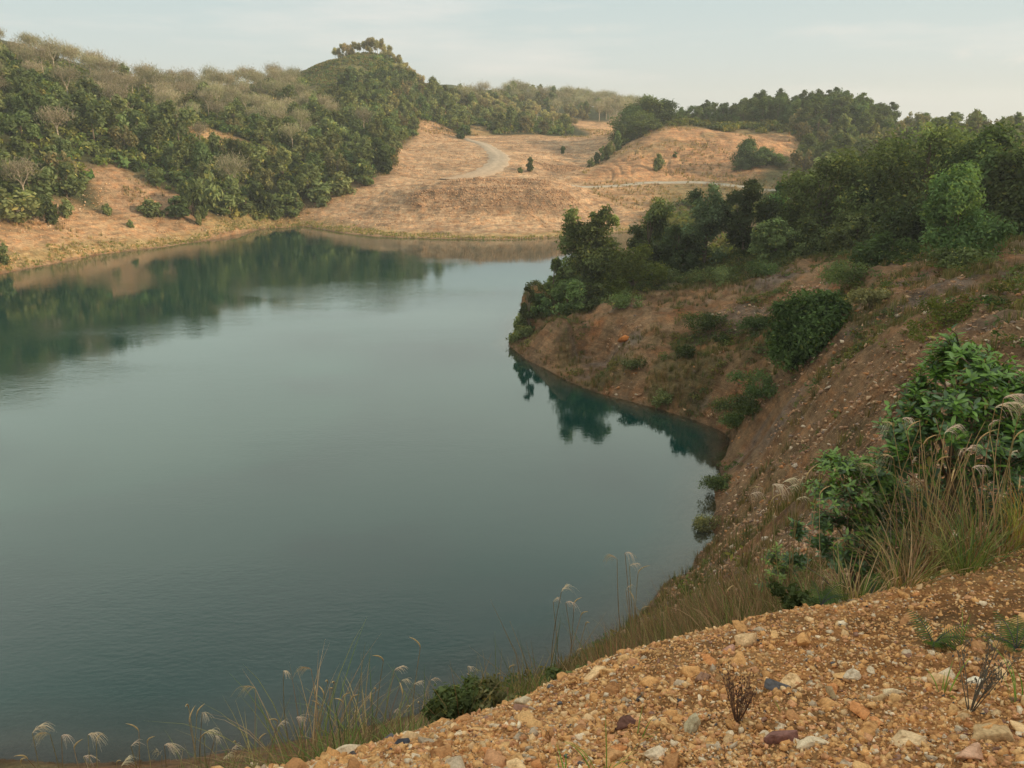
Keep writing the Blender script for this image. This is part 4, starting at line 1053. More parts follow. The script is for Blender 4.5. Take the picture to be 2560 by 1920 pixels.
def samp(n, a0, a1, r0, r1, logr=True):
    a = RNG.uniform(a0, a1, n)
    r = np.exp(RNG.uniform(math.log(r0), math.log(r1), n)) if logr else np.sqrt(RNG.uniform(r0 ** 2, r1 ** 2, n))
    return np.sin(a) * r, np.cos(a) * r
def mini_shrub(n=60, w=1.3, h=1.1, leaf=0.30, col=(1, 1, 1)):
    v, f, t = crown_arrays([(0, 0, h * .45, w * .5, w * .5, h * .5), (w * .3, 0, h * .3, w * .35, w * .35, h * .3), (-w * .2, w * .3, h * .35, w * .3, w * .3, h * .35)], n, leaf)
    return v, f, t * np.array(col)
# undergrowth between the forest trunks
allwood = LEFTWOOD
X, Y = samp(26000, -0.75, 0.16, 128, 330, False)
d = lookup(SHD, X, Y)
pin = in_poly(X, Y, LEFTWOOD) | in_poly(X, Y, PEAKWOOD) | in_poly(X, Y, FARWOOD)
pt = np.zeros(len(X))
for poly, _ in PATCHES: pt = np.maximum(pt, poly_soft(X, Y, poly, 5))
k = pin & (pt < 0.45) & (RNG.uniform(0, 1, len(X)) < 0.75)
tag(scatter_stuff('undergrowth', [mini_shrub(46, 1.7, 1.5, .42, cc) for cc in ((1, 1, 1), (1.3, 1.15, .9), (.8, .9, .8), (1.7, 1.35, 1.0))], X[k], Y[k], 0.6, 1.5, L_DARK), 'dark green undergrowth between the forest trees')
# shrubs and low growth around the feet of the peninsula trees
X, Y = samp(9000, 0.0, 0.72, 60, 100, False)
d = lookup(SHD, X, Y); r = np.hypot(X, Y); nz = fbm(X / 5, Y / 5, 3, 201)
k = (d > 0.6) & (r + 4 * nz > 68)
tag(scatter_stuff('low_growth', [mini_shrub(60, 1.2, 0.9, .17, cc) for cc in ((1, 1, 1), (1.5, 1.3, 1.0), (.8, .85, .8))], X[k], Y[k], 0.3, 0.85, L_DARK), 'low green growth under the peninsula trees')
# growth in the valley behind
X, Y = samp(9000, 0.17, 0.75, 98, 260, False)
d = lookup(SHD, X, Y); nz = fbm(X / 12, Y / 12, 3, 207)
k = (d > 1) & (poly_soft(X, Y, ORANGE, 4) < .3) & (nz > -0.12)
tag(scatter_stuff('valley_growth', [mini_shrub(40, 2.0, 1.4, .42, cc) for cc in ((1, 1, 1), (1.6, 1.35, 1.0), (2.0, 1.6, 1.1))], X[k], Y[k], 0.6, 1.5, L_DARK), 'green and straw growth on the far valley side')
_d0, _d1 = (0.26, .19, .09), (.13, .135, .05)
T_DRY = [tuft(16, .42, .022, c0=_d0, c1=_d1), tuft(18, .5, .022, c0=_d0, c1=_d1, mixg=.75), tuft(14, .34, .022, c0=_d0, c1=_d1, mixg=.4)]
T_STRAW = [tuft(14, .6, .06, .3, c0=(0.42, .30, .14), c1=(.26, .24, .09), mixg=.7), tuft(14, .7, .06, .35, c0=(0.38, .27, .13), c1=(.22, .2, .08), mixg=.6)]
T_GREEN = [tuft(14, .5, .06, .3, c0=(0.27, .26, .08), c1=(.14, .19, .05), mixg=.5)]
# near hillside and peninsula grass
X, Y = samp(60000, -0.02, 0.74, 10, 80)
d = lookup(SHD, X, Y); r = np.hypot(X, Y)
nz = fbm(X / 2.6, Y / 2.6, 4, 107) + 0.5 * fbm(X / 9, Y / 9, 4, 101) + .35 * sstep(56, 68, r)
k = (d > 0.1) & (nz + RNG.normal(size=len(X)) * .16 > np.where(r < 45, 0.36, 0.22)) & (RNG.uniform(0, 1, len(X)) < np.clip((r - 14) / 34, 0.05, 1))
tag(scatter_stuff('slope_grass', T_DRY, X[k], Y[k], 0.5, 1.25, L_GRASS, .25), 'dry and green grass tufts over the near slope and peninsula')
X, Y = samp(42000, -0.02, 0.74, 16, 74)
d = lookup(SHD, X, Y); r = np.hypot(X, Y)
nz = fbm(X / 2.2, Y / 2.2, 4, 241) + .25 * fbm(X / 8, Y / 8, 2, 243)
k = (d > 0.1) & (nz > .20) & (RNG.uniform(0, 1, len(X)) < np.clip((r - 30) / 30, .02, .75))
WEED = [mini_shrub(34, .55, .3, .07, cc) for cc in ((.8, .8, .8), (1.05, .85, .7), (1.4, .95, .75), (.6, .65, .6))]
tag(scatter_stuff('slope_weeds', WEED, X[k], Y[k], 0.5, 1.6, L_DARK, .25), 'low dark weeds over the near slope and the peninsula bank')
# waterside fringe, both shores
X, Y = samp(60000, -0.75, 0.30, 110, 170, False)
d = lookup(SHD, X, Y)
k = (d > 0.15) & (d < 2.2 + 2.6 * fbm(X / 4, Y / 4, 3, 209))
tag(scatter_stuff('waterside_grass', T_STRAW + T_GREEN, X[k], Y[k], 0.3, 0.75, L_GRASS), 'yellow green grass along the far waterline')
X, Y = samp(30000, -0.75, 0.32, 18, 80)
d = lookup(SHD, X, Y); 
k = (np.hypot(X, Y) > 45) & (d > 0.02) & (d < 0.4 + 1.0 * fbm(X / 2, Y / 2, 3, 211)) & (RNG.uniform(0, 1, len(X)) < .5)
tag(scatter_stuff('bank_grass', T_DRY, X[k], Y[k], 0.6, 1.4, L_GRASS), 'grass along the near waterline')
# dry grass of the sandy left slope, the cut hill and the bank below the track
X, Y = samp(42000, -0.75, 0.45, 118, 290, False)
d = lookup(SHD, X, Y); nz = fbm(X / 7, Y / 7, 4, 213) 
pt = np.zeros(len(X))
for poly, _ in PATCHES: pt = np.maximum(pt, poly_soft(X, Y, poly, 5))
oo = poly_soft(X, Y, ORANGE, 6); mm = poly_soft(X, Y, MOUND, 4); fo = in_poly(X, Y, LEFTWOOD) | in_poly(X, Y, GRASSY)
lo = (np.arctan2(X, Y) > 0.10) & (np.hypot(X, Y) < 176)
k = (d > 1.5) & (mm < .3) & (((~fo) & (nz > 0.10 - .35 * lo)) | ((pt > .4) & (nz > -.1))) & ((oo < .5) | (nz > .2))
tag(scatter_stuff('dry_grass', T_STRAW, X[k], Y[k], 0.5, 1.2, L_GRASS), 'dry straw grass on the sandy slopes across the lake')
X, Y = samp(26000, -0.3, 0.0, 200, 320, False)
k = in_poly(X, Y, GRASSY) & (fbm(X / 6, Y / 6, 3, 231) > -.25)
tag(scatter_stuff('peak_grass', T_GREEN + [mini_shrub(30, .9, .6, .25, (.15, .18, .065)), mini_shrub(30, .9, .6, .25, (.24, .20, .09))], X[k], Y[k], 0.7, 1.5, L_GRASS), 'yellow green grass on the bare peak')
print('cover', round(time.time() - T0, 1))

# ------------------------------------------------------------------ stones
import bmesh
def hull(npts, flat=0.6, sub=False, rough=0.0):
    bm = bmesh.new()
    p = rand_unit(npts) * RNG.uniform(0.8, 1.1, (npts, 1)) * np.array([1, RNG.uniform(0.6, 0.95), flat * RNG.uniform(0.7, 1.2)]) * 0.5
    for q in p: bm.verts.new(q)
    bmesh.ops.convex_hull(bm, input=bm.verts[:])
    for v in [v for v in bm.verts if not v.link_faces]: bm.verts.remove(v)
    if sub:
        bmesh.ops.bevel(bm, geom=bm.edges[:], offset=0.018, segments=1, affect='EDGES', profile=0.6)
        bmesh.ops.subdivide_edges(bm, edges=bm.edges[:], cuts=1, use_grid_fill=True)
    bmesh.ops.triangulate(bm, faces=bm.faces[:])
    bm.verts.ensure_lookup_table(); bm.verts.index_update()
    V = np.array([v.co[:] for v in bm.verts]); Fc = np.array([[v.index for v in f.verts] for f in bm.faces])
    bm.free()
    if rough:
        s_ = RNG.uniform(0, 90)
        nrm = V / (np.linalg.norm(V, axis=1, keepdims=True) + 1e-9)
        V = V + nrm * (rough * fbm(V[:, 0] * 6 + s_, V[:, 1] * 6 + V[:, 2] * 9, 3, 5))[:, None]
    return V, Fc
PAL = np.array([(0.56, 0.31, 0.125), (0.60, 0.375, 0.17), (0.54, 0.29, 0.15), (0.42, 0.22, 0.095), (0.64, 0.45, 0.25), (0.66, 0.55, 0.40), (0.42, 0.34, 0.25), (0.26, 0.15, 0.11), (0.09, 0.09, 0.10), (0.50, 0.23, 0.09), (0.66, 0.57, 0.43)])
PW = np.array([.27, .20, .14, .15, .09, .05, .035, .02, .010, .02, .015]); PW = PW / PW.sum()
def mat_stone():
    m, nt, out = node_mat('stone')
    at = nt.nodes.new('ShaderNodeAttribute'); at.attribute_name = 'tint'
    geo = nt.nodes.new('ShaderNodeNewGeometry')
    n1 = noise_node(nt, 26, 5, 0.65, geo.outputs['Position']); n2 = noise_node(nt, 110, 3, 0.6, geo.outputs['Position'])
    f = mixc(nt, 'MULTIPLY', 1.0, ramp(nt, n1.outputs[0], [(0.32, (0.52, 0.44, 0.36)), (0.48, g(1.0)), (0.68, (1.22, 1.25, 1.28))]), ramp(nt, n2.outputs[0], [(0.3, g(0.8)), (0.7, g(1.2))]))
    bs = nt.nodes.new('ShaderNodeBsdfPrincipled'); bs.inputs['Roughness'].default_value = 0.85; bs.inputs['Specular IOR Level'].default_value = 0.25
    nt.links.new(mixc(nt, 'MULTIPLY', 1.0, mixc(nt, 'MULTIPLY', 1.0, at.outputs['Color'], f), (1.12, 1.03, 0.93)), bs.inputs['Base Color'])
    bp = nt.nodes.new('ShaderNodeBump'); bp.inputs['Strength'].default_value = 0.5; bp.inputs['Distance'].default_value = 0.01
    nt.links.new(n1.outputs[0], bp.inputs['Height']); nt.links.new(bp.outputs[0], bs.inputs['Normal'])
    nt.links.new(bs.outputs[0], out.inputs[0])
    return m
M_STONE = mat_stone()
def rot_rand(n, tilt=1.0):
    """rotation matrices: free spin about z and a limited tilt"""
    a = RNG.uniform(0, 6.28, n); b = RNG.normal(size=n) * 0.35 * tilt; c_ = RNG.normal(size=n) * 0.35 * tilt
    Rz = np.zeros((n, 3, 3)); Rz[:, 0, 0] = np.cos(a); Rz[:, 0, 1] = -np.sin(a); Rz[:, 1, 0] = np.sin(a); Rz[:, 1, 1] = np.cos(a); Rz[:, 2, 2] = 1
    Rx = np.zeros((n, 3, 3)); Rx[:, 0, 0] = 1; Rx[:, 1, 1] = np.cos(b); Rx[:, 1, 2] = -np.sin(b); Rx[:, 2, 1] = np.sin(b); Rx[:, 2, 2] = np.cos(b)
    Ry = np.zeros((n, 3, 3)); Ry[:, 1, 1] = 1; Ry[:, 0, 0] = np.cos(c_); Ry[:, 0, 2] = np.sin(c_); Ry[:, 2, 0] = -np.sin(c_); Ry[:, 2, 2] = np.cos(c_)
    return Rz @ Rx @ Ry
def stone_stuff(name, X, Y, S, tmpls, label, pal=PAL, pw=PW, embed=0.05, tj=.18, tilt=1.0):
    Z = ground_height(X, Y) + S * embed
    parts = []; pick = RNG.integers(0, len(tmpls), len(X))
    for k, (tv, tf) in enumerate(tmpls):
        m = pick == k; n = int(m.sum())
        if not n: continue
        R = rot_rand(n, tilt)
        V = np.einsum('nij,vj->nvi', R, tv) * S[m][:, None, None] + np.stack([X[m], Y[m], Z[m]], -1)[:, None]
        Fc = (tf[None] + (np.arange(n) * len(tv))[:, None, None]).reshape(-1, 3)
        C_ = pal[RNG.choice(len(pal), n, p=pw)] * RNG.uniform(1 - tj, 1 + tj, (n, 1))
        parts.append((V.reshape(-1, 3), Fc, np.repeat(C_, len(tv), 0)))
    V, Fc, T = join_arrays(parts)
    return tag(mesh_from(name, V, Fc, M_STONE, colors=T), label, kind='stuff')
LIPA = np.array([AZ(u, v) for u, v, r in lip]); LIPR = np.array([r for u, v, r in lip])
def lipr(a): return np.interp(a, LIPA, LIPR)
def gravel_pts(n, over=0.5):
    a = RNG.uniform(-0.60, 0.76, n); t = RNG.uniform(0, 1, n)
    r = np.exp(math.log(2.15) + t * (np.log(lipr(a) + over) - math.log(2.15)))
    return np.sin(a) * r, np.cos(a) * r
tiny = [hull(8, RNG.uniform(.4, .75)) for _ in range(8)]; mids = [hull(int(RNG.integers(8, 13)), RNG.uniform(.38, .8)) for _ in range(18)]; bigs = [hull(int(RNG.integers(9, 15)), RNG.uniform(.38, .85), True, .035) for _ in range(20)]
X, Y = gravel_pts(52000, .7); stone_stuff('gravel', X, Y, RNG.uniform(0.35, 1.0, len(X)) ** 1.6 * 0.024 + 0.004, tiny, 'orange gravel covering the spoil in front')
X, Y = gravel_pts(13500, .6); stone_stuff('coarse_gravel', X, Y, RNG.uniform(0.0, 1.0, len(X)) ** 2 * 0.026 + 0.020, mids, 'coarse ochre gravel on the spoil in front')
X, Y = gravel_pts(2300, .3); stone_stuff('small_stones', X, Y, RNG.uniform(0.0, 1.0, len(X)) ** 1.5 * 0.032 + 0.036, mids, 'fist sized ochre stones among the gravel')
# stones one can pick out
stone_meshes = []
for k in range(32):
    tv, tf = bigs[k % 20]
    colr = PAL[k % 11] if k >= 27 and k != 30 else PAL[RNG.choice(len(PAL), p=PW)]
    o = mesh_from('stone', tv, tf, M_STONE, colors=np.repeat(colr[None], len(tv), 0) * RNG.uniform(.85, 1.1), link=False); stone_meshes.append(o.data); bpy.data.objects.remove(o)
X, Y = gravel_pts(262, .15)
a = np.arctan2(X, Y); Z = ground_height(X, Y)
for i in range(len(X)):
    S = 0.066 + 0.105 * rg.random() ** 2.3
    o = bpy.data.objects.new('stone', stone_meshes[rg.integers(0, 32)]); COL.objects.link(o)
    o.location = (X[i], Y[i], Z[i] + S * .03); o.scale = (S, S * rg.uniform(.8, 1.1), S * rg.uniform(.75, 1.1)); o.rotation_euler = (rg.normal() * .3, rg.normal() * .3, rg.uniform(0, 6.28))
    tag(o, 'ochre or grey stone lying on the orange gravel in front', 'stone', 'larger stones on the gravel in front')
def big_stone(u, v, r, wpx, colr, label, flat=.62, rot=0., asp=.8, kind='stone', npts=13, tilt=(0, 0), emb=.04):
    x, y, z, _r = ground_hit(u, v, 1.6, 120)
    S = wpx * 1024 / 2212 / F * math.hypot(x, y, CAMZ - z)
    tv, tf = hull(npts, flat, True, .04)
    o = mesh_from(kind, tv, tf, M_STONE, colors=np.repeat(np.array(colr)[None], len(tv), 0))
    o.location = (x, y, z + S * emb); o.scale = (S, S * asp, S * .95); o.rotation_euler = (tilt[0], tilt[1], rot)
    return tag(o, label, 'stone' if kind == 'stone' else 'boulder')
for q in [(1342, 1570, 3.2, 78, (.13, .065, .05), 'flat dark brown slab lying on the gravel near the bottom', .35, .15, .6),
          (1492, 1575, 3.0, 72, (.42, .37, .25), 'yellow grey angular stone right of the dark brown slab', .7, .8),
          (1420, 1632, 2.7, 78, (.66, .56, .42), 'pale cream pointed stone at the bottom of the gravel', .5, .3, .6),
          (1320, 1638, 2.7, 62, (.48, .27, .12), 'orange angular stone left of the cream pointed one', .75, 1.0),
          (1690, 1600, 2.8, 84, (.20, .10, .085), 'purple brown wedge shaped stone near the bottom', .6, .2, .7),
          (1612, 1390, 3.9, 78, (.60, .42, .24), 'tan slab leaning near the lip of the gravel', .5, .1, .6),
          (1575, 1408, 3.8, 52, (.42, .24, .18), 'pinkish brown stone beside the tan leaning slab', .6, .5),
          (1520, 1466, 3.5, 45, (.34, .22, .16), 'brown block shaped stone standing on the gravel slope', .85, .4),
          (1130, 1520, 3.5, 52, (.48, .40, .28), 'grey ochre stone at the lip near the dark shrub', .6, .2),
          (1275, 1432, 4.0, 30, (.34, .20, .13), 'brown rounded stone standing up at the gravel lip', .9, 0),
          (780, 1625, 2.9, 34, (.56, .34, .15), 'orange block shaped stone at the left end of the gravel', .95, .3),
          (735, 1632, 2.85, 32, (.46, .30, .15), 'rounded ochre stone left of the orange block', .75, .3),
          (545, 1655, 2.65, 26, (.70, .56, .40), 'pale stone alone at the bottom left of the gravel', .7, .3),
          (940, 1570, 3.2, 34, (.54, .32, .14), 'orange stone sitting on the gravel lip', .7, .3),
          (865, 1612, 3.0, 46, (.045, .05, .065), 'dark slate stone leaning at the left lip of the gravel', .5, .9),
          (1940, 1500, 3.2, 66, (.68, .58, .40), 'large rounded cream stone on the right of the gravel', .75, .2),
          (1900, 1515, 3.2, 50, (.46, .32, .17), 'ochre stone tucked beside the cream rounded stone', .6, .6),
          (1840, 1465, 3.4, 46, (.62, .54, .42), 'greyish white stone with brown face mid gravel', .8, .1),
          (1960, 1605, 2.8, 84, (.62, .46, .28), 'rounded tan stone at the lower right of the gravel', .65, .1),
          (1760, 1612, 2.8, 84, (.60, .50, .36), 'long pale slab at the bottom of the gravel', .3, .1, .5),
          (2150, 1598, 2.8, 96, (.50, .36, .20), 'broad ochre boulder like stone at the lower right edge', .6, .2),
          (2110, 1475, 3.3, 62, (.72, .66, .54), 'flat white stone near the right fern', .35, .1, .6),
          (1795, 1500, 3.2, 66, (.32, .24, .14), 'long brown layered stone lying mid gravel', .45, 1.5, .4),
          (2100, 1640, 2.6, 90, (.52, .32, .22), 'pinkish flat stone at the bottom right corner', .4, .5, .6),
          (1385, 1385, 4.3, 40, (.60, .48, .33), 'pale tan stone on the gravel lip below the slope grass', .6, .2),
          (2190, 1192, 5.9, 60, (.36, .20, .15), 'reddish brown stone at the right edge under the grass', .6, .2)]:
    big_stone(*q)
big_stone(1347, 742, 63, 30, (.50, .19, .055), 'bright orange boulder sitting on the peninsula slope', .75, .2, .8, 'boulder', 18, emb=.25)
big_stone(1790, 840, 36, 34, (.50, .44, .36), 'pale oblong rock on the slope right of the round bush', .5, .8, .5, 'boulder')
big_stone(1877, 865, 31, 22, (.46, .33, .22), 'rounded tan rock on the slope above the leafy bush', .7, .8, .8, 'boulder')
big_stone(1720, 1010, 30, 20, (.46, .40, .33), 'grey white rock low on the slope above the bay', .7, .1, .8, 'boulder')
big_stone(1655, 1165, 24, 22, (.5, .44, .36), 'pale rock near the spit at the water', .5, .1, .8, 'boulder')
# rubble on the near hillside and clods on the tan spoil
X, Y = samp(46000, 0.12, 0.74, 9, 62)
d = lookup(SHD, X, Y); r = np.hypot(X, Y)
nzz = fbm(X / 4, Y / 4, 3, 301)
k = (d > 0.15) & ((r < 36) | (nzz > 0.02)) & (nzz > -.45)
HP = np.array([(.36, .22, .13), (.44, .30, .19), (.30, .19, .13), (.52, .44, .34), (.22, .17, .14), (.40, .20, .09)])
X, Y = X[k], Y[k]; r = np.hypot(X, Y)
S = np.clip((0.035 + 0.22 * RNG.uniform(0, 1, len(X)) ** 4) * (0.35 + r / 30), 0.03, 0.6)
stone_stuff('slope_rubble', X, Y, S, tiny, 'brown rubble over the slope right of the bay', HP, np.array([.3, .2, .22, .08, .12, .08]))
X, Y = samp(60000, -0.28, 0.2, 128, 255, False)
mm = poly_soft(X, Y, MOUND, 2); d = lookup(SHD, X, Y)
v_ = fbm(X / 9, Y / 2.6, 3, 303)
dark = (np.hypot(X, Y) > 143) & (np.hypot(X, Y) < 160)
k = (mm > .5) & (d > .5) & (v_ > -.05 - .35 * dark) & (line_dist(X, Y, ROAD) > 4.5) & (line_dist(X, Y, TRACK) > 3)
X, Y = X[k], Y[k]
stone_stuff('spoil_clods', X, Y, 0.12 + 0.42 * RNG.uniform(0, 1, len(X)) ** 4, tiny, 'clods of tan earth over the spoil mound', np.array([(.45, .30, .18), (.36, .235, .14), (.52, .36, .22), (.28, .185, .115)]), np.array([.4, .25, .2, .15]), tilt=2)
X, Y = samp(60000, -0.2, 0.16, 144, 205, False)
k = (np.maximum.reduce([poly_soft(X, Y, q, 7) for q in BANDS]) + .35 * fbm(X / 3, Y / 3, 3, 233)) > .5
X, Y = X[k], Y[k]
stone_stuff('dark_spoil_clods', X, Y, 0.16 + 0.5 * RNG.uniform(0, 1, len(X)) ** 3, tiny, 'dark lumpy earth tipped in bands across the spoil mound', np.array([(.36, .23, .14), (.27, .175, .11), (.44, .29, .18)]), np.array([.45, .3, .25]), tilt=2)
X, Y = samp(30000, -0.75, -0.1, 112, 165, False)
d = lookup(SHD, X, Y); k = (d > .6) & ~in_poly(X, Y, LEFTWOOD) & (fbm(X / 5, Y / 5, 3, 305) > 0) & (poly_soft(X, Y, MOUND, 2) < .5)
X, Y = X[k][:6000], Y[k][:6000]
stone_stuff('shore_rubble', X, Y, 0.10 + 0.45 * RNG.uniform(0, 1, len(X)) ** 4, tiny, 'rubble on the sandy left shore', np.array([(.46, .29, .16), (.36, .22, .13), (.6, .5, .38)]), np.array([.5, .35, .15]))
print('stones', round(time.time() - T0, 1))

# ------------------------------------------------------------------ haul road and track
def ribbon(name, pl, w0, w1, colr, lift=0.22, nc=7):
    pl = np.array(pl); seg = np.r_[0, np.cumsum(np.hypot(*np.diff(pl, axis=0).T))]
    t = np.linspace(0, seg[-1], 90)
    cx = np.interp(t, seg, pl[:, 0]); cy = np.interp(t, seg, pl[:, 1])
    ker = np.hanning(15); ker /= ker.sum()
    for _ in range(2):
        px = np.r_[np.full(7, cx[0]), cx, np.full(7, cx[-1])]; py = np.r_[np.full(7, cy[0]), cy, np.full(7, cy[-1])]
        cx = np.convolve(px, ker, 'valid'); cy = np.convolve(py, ker, 'valid')
    tx, ty = np.gradient(cx), np.gradient(cy); L_ = np.hypot(tx, ty) + 1e-9; nx_, ny_ = -ty / L_, tx / L_
    w = np.interp(t, [0, seg[-1]], [w0, w1]) / 2 * (1 + 0.12 * np.sin(t * 1.3))
    cols = []
    for q in np.linspace(-1, 1, nc):
        X = cx + nx_ * w * q; Y = cy + ny_ * w * q
        cols.append(np.stack([X, Y, ground_height(X, Y) + lift * (1 - .9 * (abs(q) > .99))], -1))
    V = np.stack(cols, 1); n = len(t); idx = np.arange(n * nc).reshape(n, nc)
    Fc = np.stack([idx[:-1, :-1], idx[:-1, 1:], idx[1:, 1:], idx[1:, :-1]], -1).reshape(-1, 4)
    q = np.tile(np.linspace(-1, 1, nc), n)
    tint = np.array(colr)[None] * (1 - .16 * (np.abs(np.abs(q) - .5) < .2))[:, None]
    tt = np.repeat(t / seg[-1], nc); fz_ = (sstep(.62, 1.0, tt) * (name == 'haul_road') * .8 + .35 * (np.abs(q) > .8))[:, None]
    tint = tint * (1 - fz_) + np.array((.44, .295, .18)) * fz_
    return tag(mesh_from(name, V.reshape(-1, 3), Fc, M_ROAD, colors=tint, smooth=True), kind='structure')
M_ROAD = mat_plain('road_dust', (1, 1, 1), 0.95, 1.2, 0.18, use_tint=True)
ribbon('haul_road', ROAD, 1.9, 7.0, (0.46, 0.36, 0.255))
ribbon('track', TRACK, 1.2, 1.4, (0.42, 0.37, 0.29), 0.15)

# ------------------------------------------------------------------ plume grasses, leafy bushes and weeds in front
M_STRAW = mat_leaf('dry_stem', (1, 1, 1), 0.25, 0.0)
M_PLUME = mat_leaf('plume_hair', (0.80, 0.64, 0.50), 0.25, 0.0)
M_SPIKE = mat_plain('seed_spike', (0.55, 0.37, 0.17), 0.9, 60, .3)
def arc_blades(n, base, spread, L0, L1, width, cols, droop=0.6, lean=0.5, seg=6, up0=1.0, sag=0.0):
    """long arching grass blades starting round base"""
    a = RNG.uniform(0, 6.28, n); rr = RNG.uniform(0, 1, n) ** .7 * spread
    p0 = np.asarray(base)[None] + np.stack([np.cos(a) * rr, np.sin(a) * rr, np.full(n, -.04)], -1)
    a2 = a + RNG.normal(size=n) * .7
    dr = np.stack([np.cos(a2), np.sin(a2), np.zeros(n)], -1); sd = np.stack([-np.sin(a2), np.cos(a2), np.zeros(n)], -1)
    tw = RNG.normal(size=(n, 1)) * .6
    L = RNG.uniform(L0, L1, n); ln = RNG.uniform(.2, 1, n) * lean; dp = RNG.uniform(.2, 1, n) * droop
    st = []
    for t in np.linspace(0, 1, seg):
        c_ = p0 + np.array([0, 0, 1.0]) * (L * (up0 * t - dp * t ** 2.6 * .9 - sag * t))[:, None] + dr * (L * (ln * t + dp * .75 * t * t))[:, None]
        w = width * (0.55 + 1.3 * t * (1 - t)) * (1 - t ** 3 * .9)
        s_ = sd + np.array([0, 0, 1.0]) * tw * .4
        st += [c_ - s_ * w / 2, c_ + s_ * w / 2]
    V = np.stack(st, 1); k = 2 * seg
    f = np.array([[2 * i, 2 * i + 1, 2 * i + 3, 2 * i + 2] for i in range(seg - 1)])
    Fc = (f[None] + (np.arange(n) * k)[:, None, None]).reshape(-1, 4)
    cols = np.array(cols); T = cols[RNG.integers(0, len(cols), n)] * RNG.uniform(.75, 1.25, (n, 1))
    return V.reshape(-1, 3), Fc, np.repeat(T, k, 0)
STRAWC = [(0.52, .38, .20), (0.46, .32, .16), (.40, .30, .15), (.34, .22, .11)]
GREENC = [(.16, .22, .06), (.22, .26, .08), (.12, .17, .06), (.30, .30, .10)]
def add_mesh(name, arr, mat, parent):
    return mesh_from(name, arr[0], arr[1], mat, parent, colors=arr[2] if len(arr) > 2 else None)
def stem_curve(b, top, bow):
    b = np.asarray(b, float); top = np.asarray(top, float); t = np.linspace(0, 1, 9)[:, None]
    L = np.linalg.norm(top - b); off = rand_unit(1) * np.array([1, 1, 0]) * L * bow
    return b + (top - b) * t + off * np.sin(t * math.pi)
def plume_arrays(tip, d, L, nf=34, hairs=1.0):
    """a one-sided nodding plume: hair-thin branches that trail from an arched axis"""
    d = np.array([d[0], d[1], 0.0]); d /= np.linalg.norm(d) + 1e-9
    sd = np.array([-d[1], d[0], 0.0])
    parts = []
    for i in range(nf):
        t0 = (i / nf) ** .8 * 0.55
        base = tip + d * L * (0.75 * t0 ** 1.3) + np.array([0, 0, 1]) * L * (0.55 * t0 - 0.55 * t0 * t0)
        l = L * RNG.uniform(.35, .80) * hairs; side = RNG.normal() * .3; e = RNG.uniform(.5, 1.0)
        t = np.linspace(0, 1, 6)[:, None]
        c_ = base + (d * e + sd * side) * l * (t * .85) + np.array([0, 0, 1]) * l * (0.42 * t - RNG.uniform(.75, 1.1) * t * t)
        w = 0.0015 * (1 - t * .5)
        nn = sd * .5 + np.array([0, 0, .8])
        V = np.stack([c_ - nn * w, c_ + nn * w], 1).reshape(-1, 3)
        f = np.array([[2 * k, 2 * k + 1, 2 * k + 3, 2 * k + 2] for k in range(5)])
        parts.append((V, f, np.full((12, 3), RNG.uniform(.75, 1.25))))
    return join_arrays(parts)
def spike_arrays(tip, d, L, r=0.0042):
    t = np.linspace(0, 1, 7)[:, None]; d = np.array([d[0], d[1], 0.0]); d /= np.linalg.norm(d) + 1e-9
    pts_ = tip + np.array([0, 0, 1]) * L * (t - .35 * t * t) + d * L * (.15 * t + .55 * t * t)
    return tube_arrays(pts_, r * np.array([.5, 1, 1.15, 1.1, .95, .7, .15]), 7)
def clump(name, ub, vb, r, tops, label, nblades=60, bl=(.4, .9), cols=STRAWC + GREENC, spread=.16, cat='grass', group=None, bw=.007, lean=.4, r_top=None):
    """one grass plant: blades, and stems that each carry a plume or a spike. tops: (u, v, kind, direction, size)"""
    x, y, _ = P(ub, vb, r); z = GZ(x, y)
    e = bpy.data.objects.new(name, None); COL.objects.link(e); e.location = (x, y, z); tag(e, label, cat, group)
    add_mesh('leaves', arc_blades(nblades, (0, 0, 0), spread, bl[0], bl[1], bw, cols, lean=lean), L_GRASS, e)
    for (u, v, kind, dirx, size) in tops:
        tx, ty, tz = P(u, v, r + RNG.uniform(-.25, .25) if r_top is None else r_top)
        top = np.array([tx - x, ty - y, tz - z])
        b = np.array([RNG.normal() * spread * .4, RNG.normal() * spread * .4, -.05])
        pts_ = stem_curve(b, top, .05)
        sc = r / 6
        sv = tube_arrays(pts_, np.linspace(.0042, .0022, 9) * max(sc, .6), 5)
        T = np.repeat(np.array(STRAWC[RNG.integers(0, 4)])[None], len(sv[0]), 0)
        st = mesh_from('stem', sv[0], sv[1], M_STRAW, e, colors=T)
        if kind == 'n': continue
        if kind == 'p':
            add_mesh('plume', plume_arrays(top, (dirx, RNG.normal() * .4), .20 * size * sc, 30), M_PLUME, st)
        elif kind == 'f':
            add_mesh('plume', plume_arrays(top, (dirx, RNG.normal() * .4), .17 * size * sc * 1.1, 16, .8), M_PLUME, st)
        elif kind == 's':
            o = add_mesh('seed_spike', spike_arrays(top, (dirx, RNG.normal() * .3), .11 * size * sc), M_SPIKE, st)
    return e
G1 = 'plume grasses on the slope in front of the lake'
clump('plume_grass', 120, 1700, 5.2, [(70, 1583, 'p', .6, 1.0), (108, 1586, 'p', -.6, .9), (133, 1590, 'f', .3, 1.0), (60, 1640, 's', -.5, 1.0), (45, 1648, 's', .5, 1.0), (160, 1618, 's', .3, .9)], 'plume grass with pale nodding heads in the bottom left corner', 40, (.4, .8))
clump('plume_grass', 215, 1705, 5.4, [(190, 1588, 'p', 1, 1.0), (180, 1635, 'f', .6, 1.0), (208, 1600, 's', .5, .8), (252, 1650, 's', .4, .8), (262, 1655, 'p', .3, .9)], 'short plume grass second from the left at the bottom edge', 40, (.4, .8))
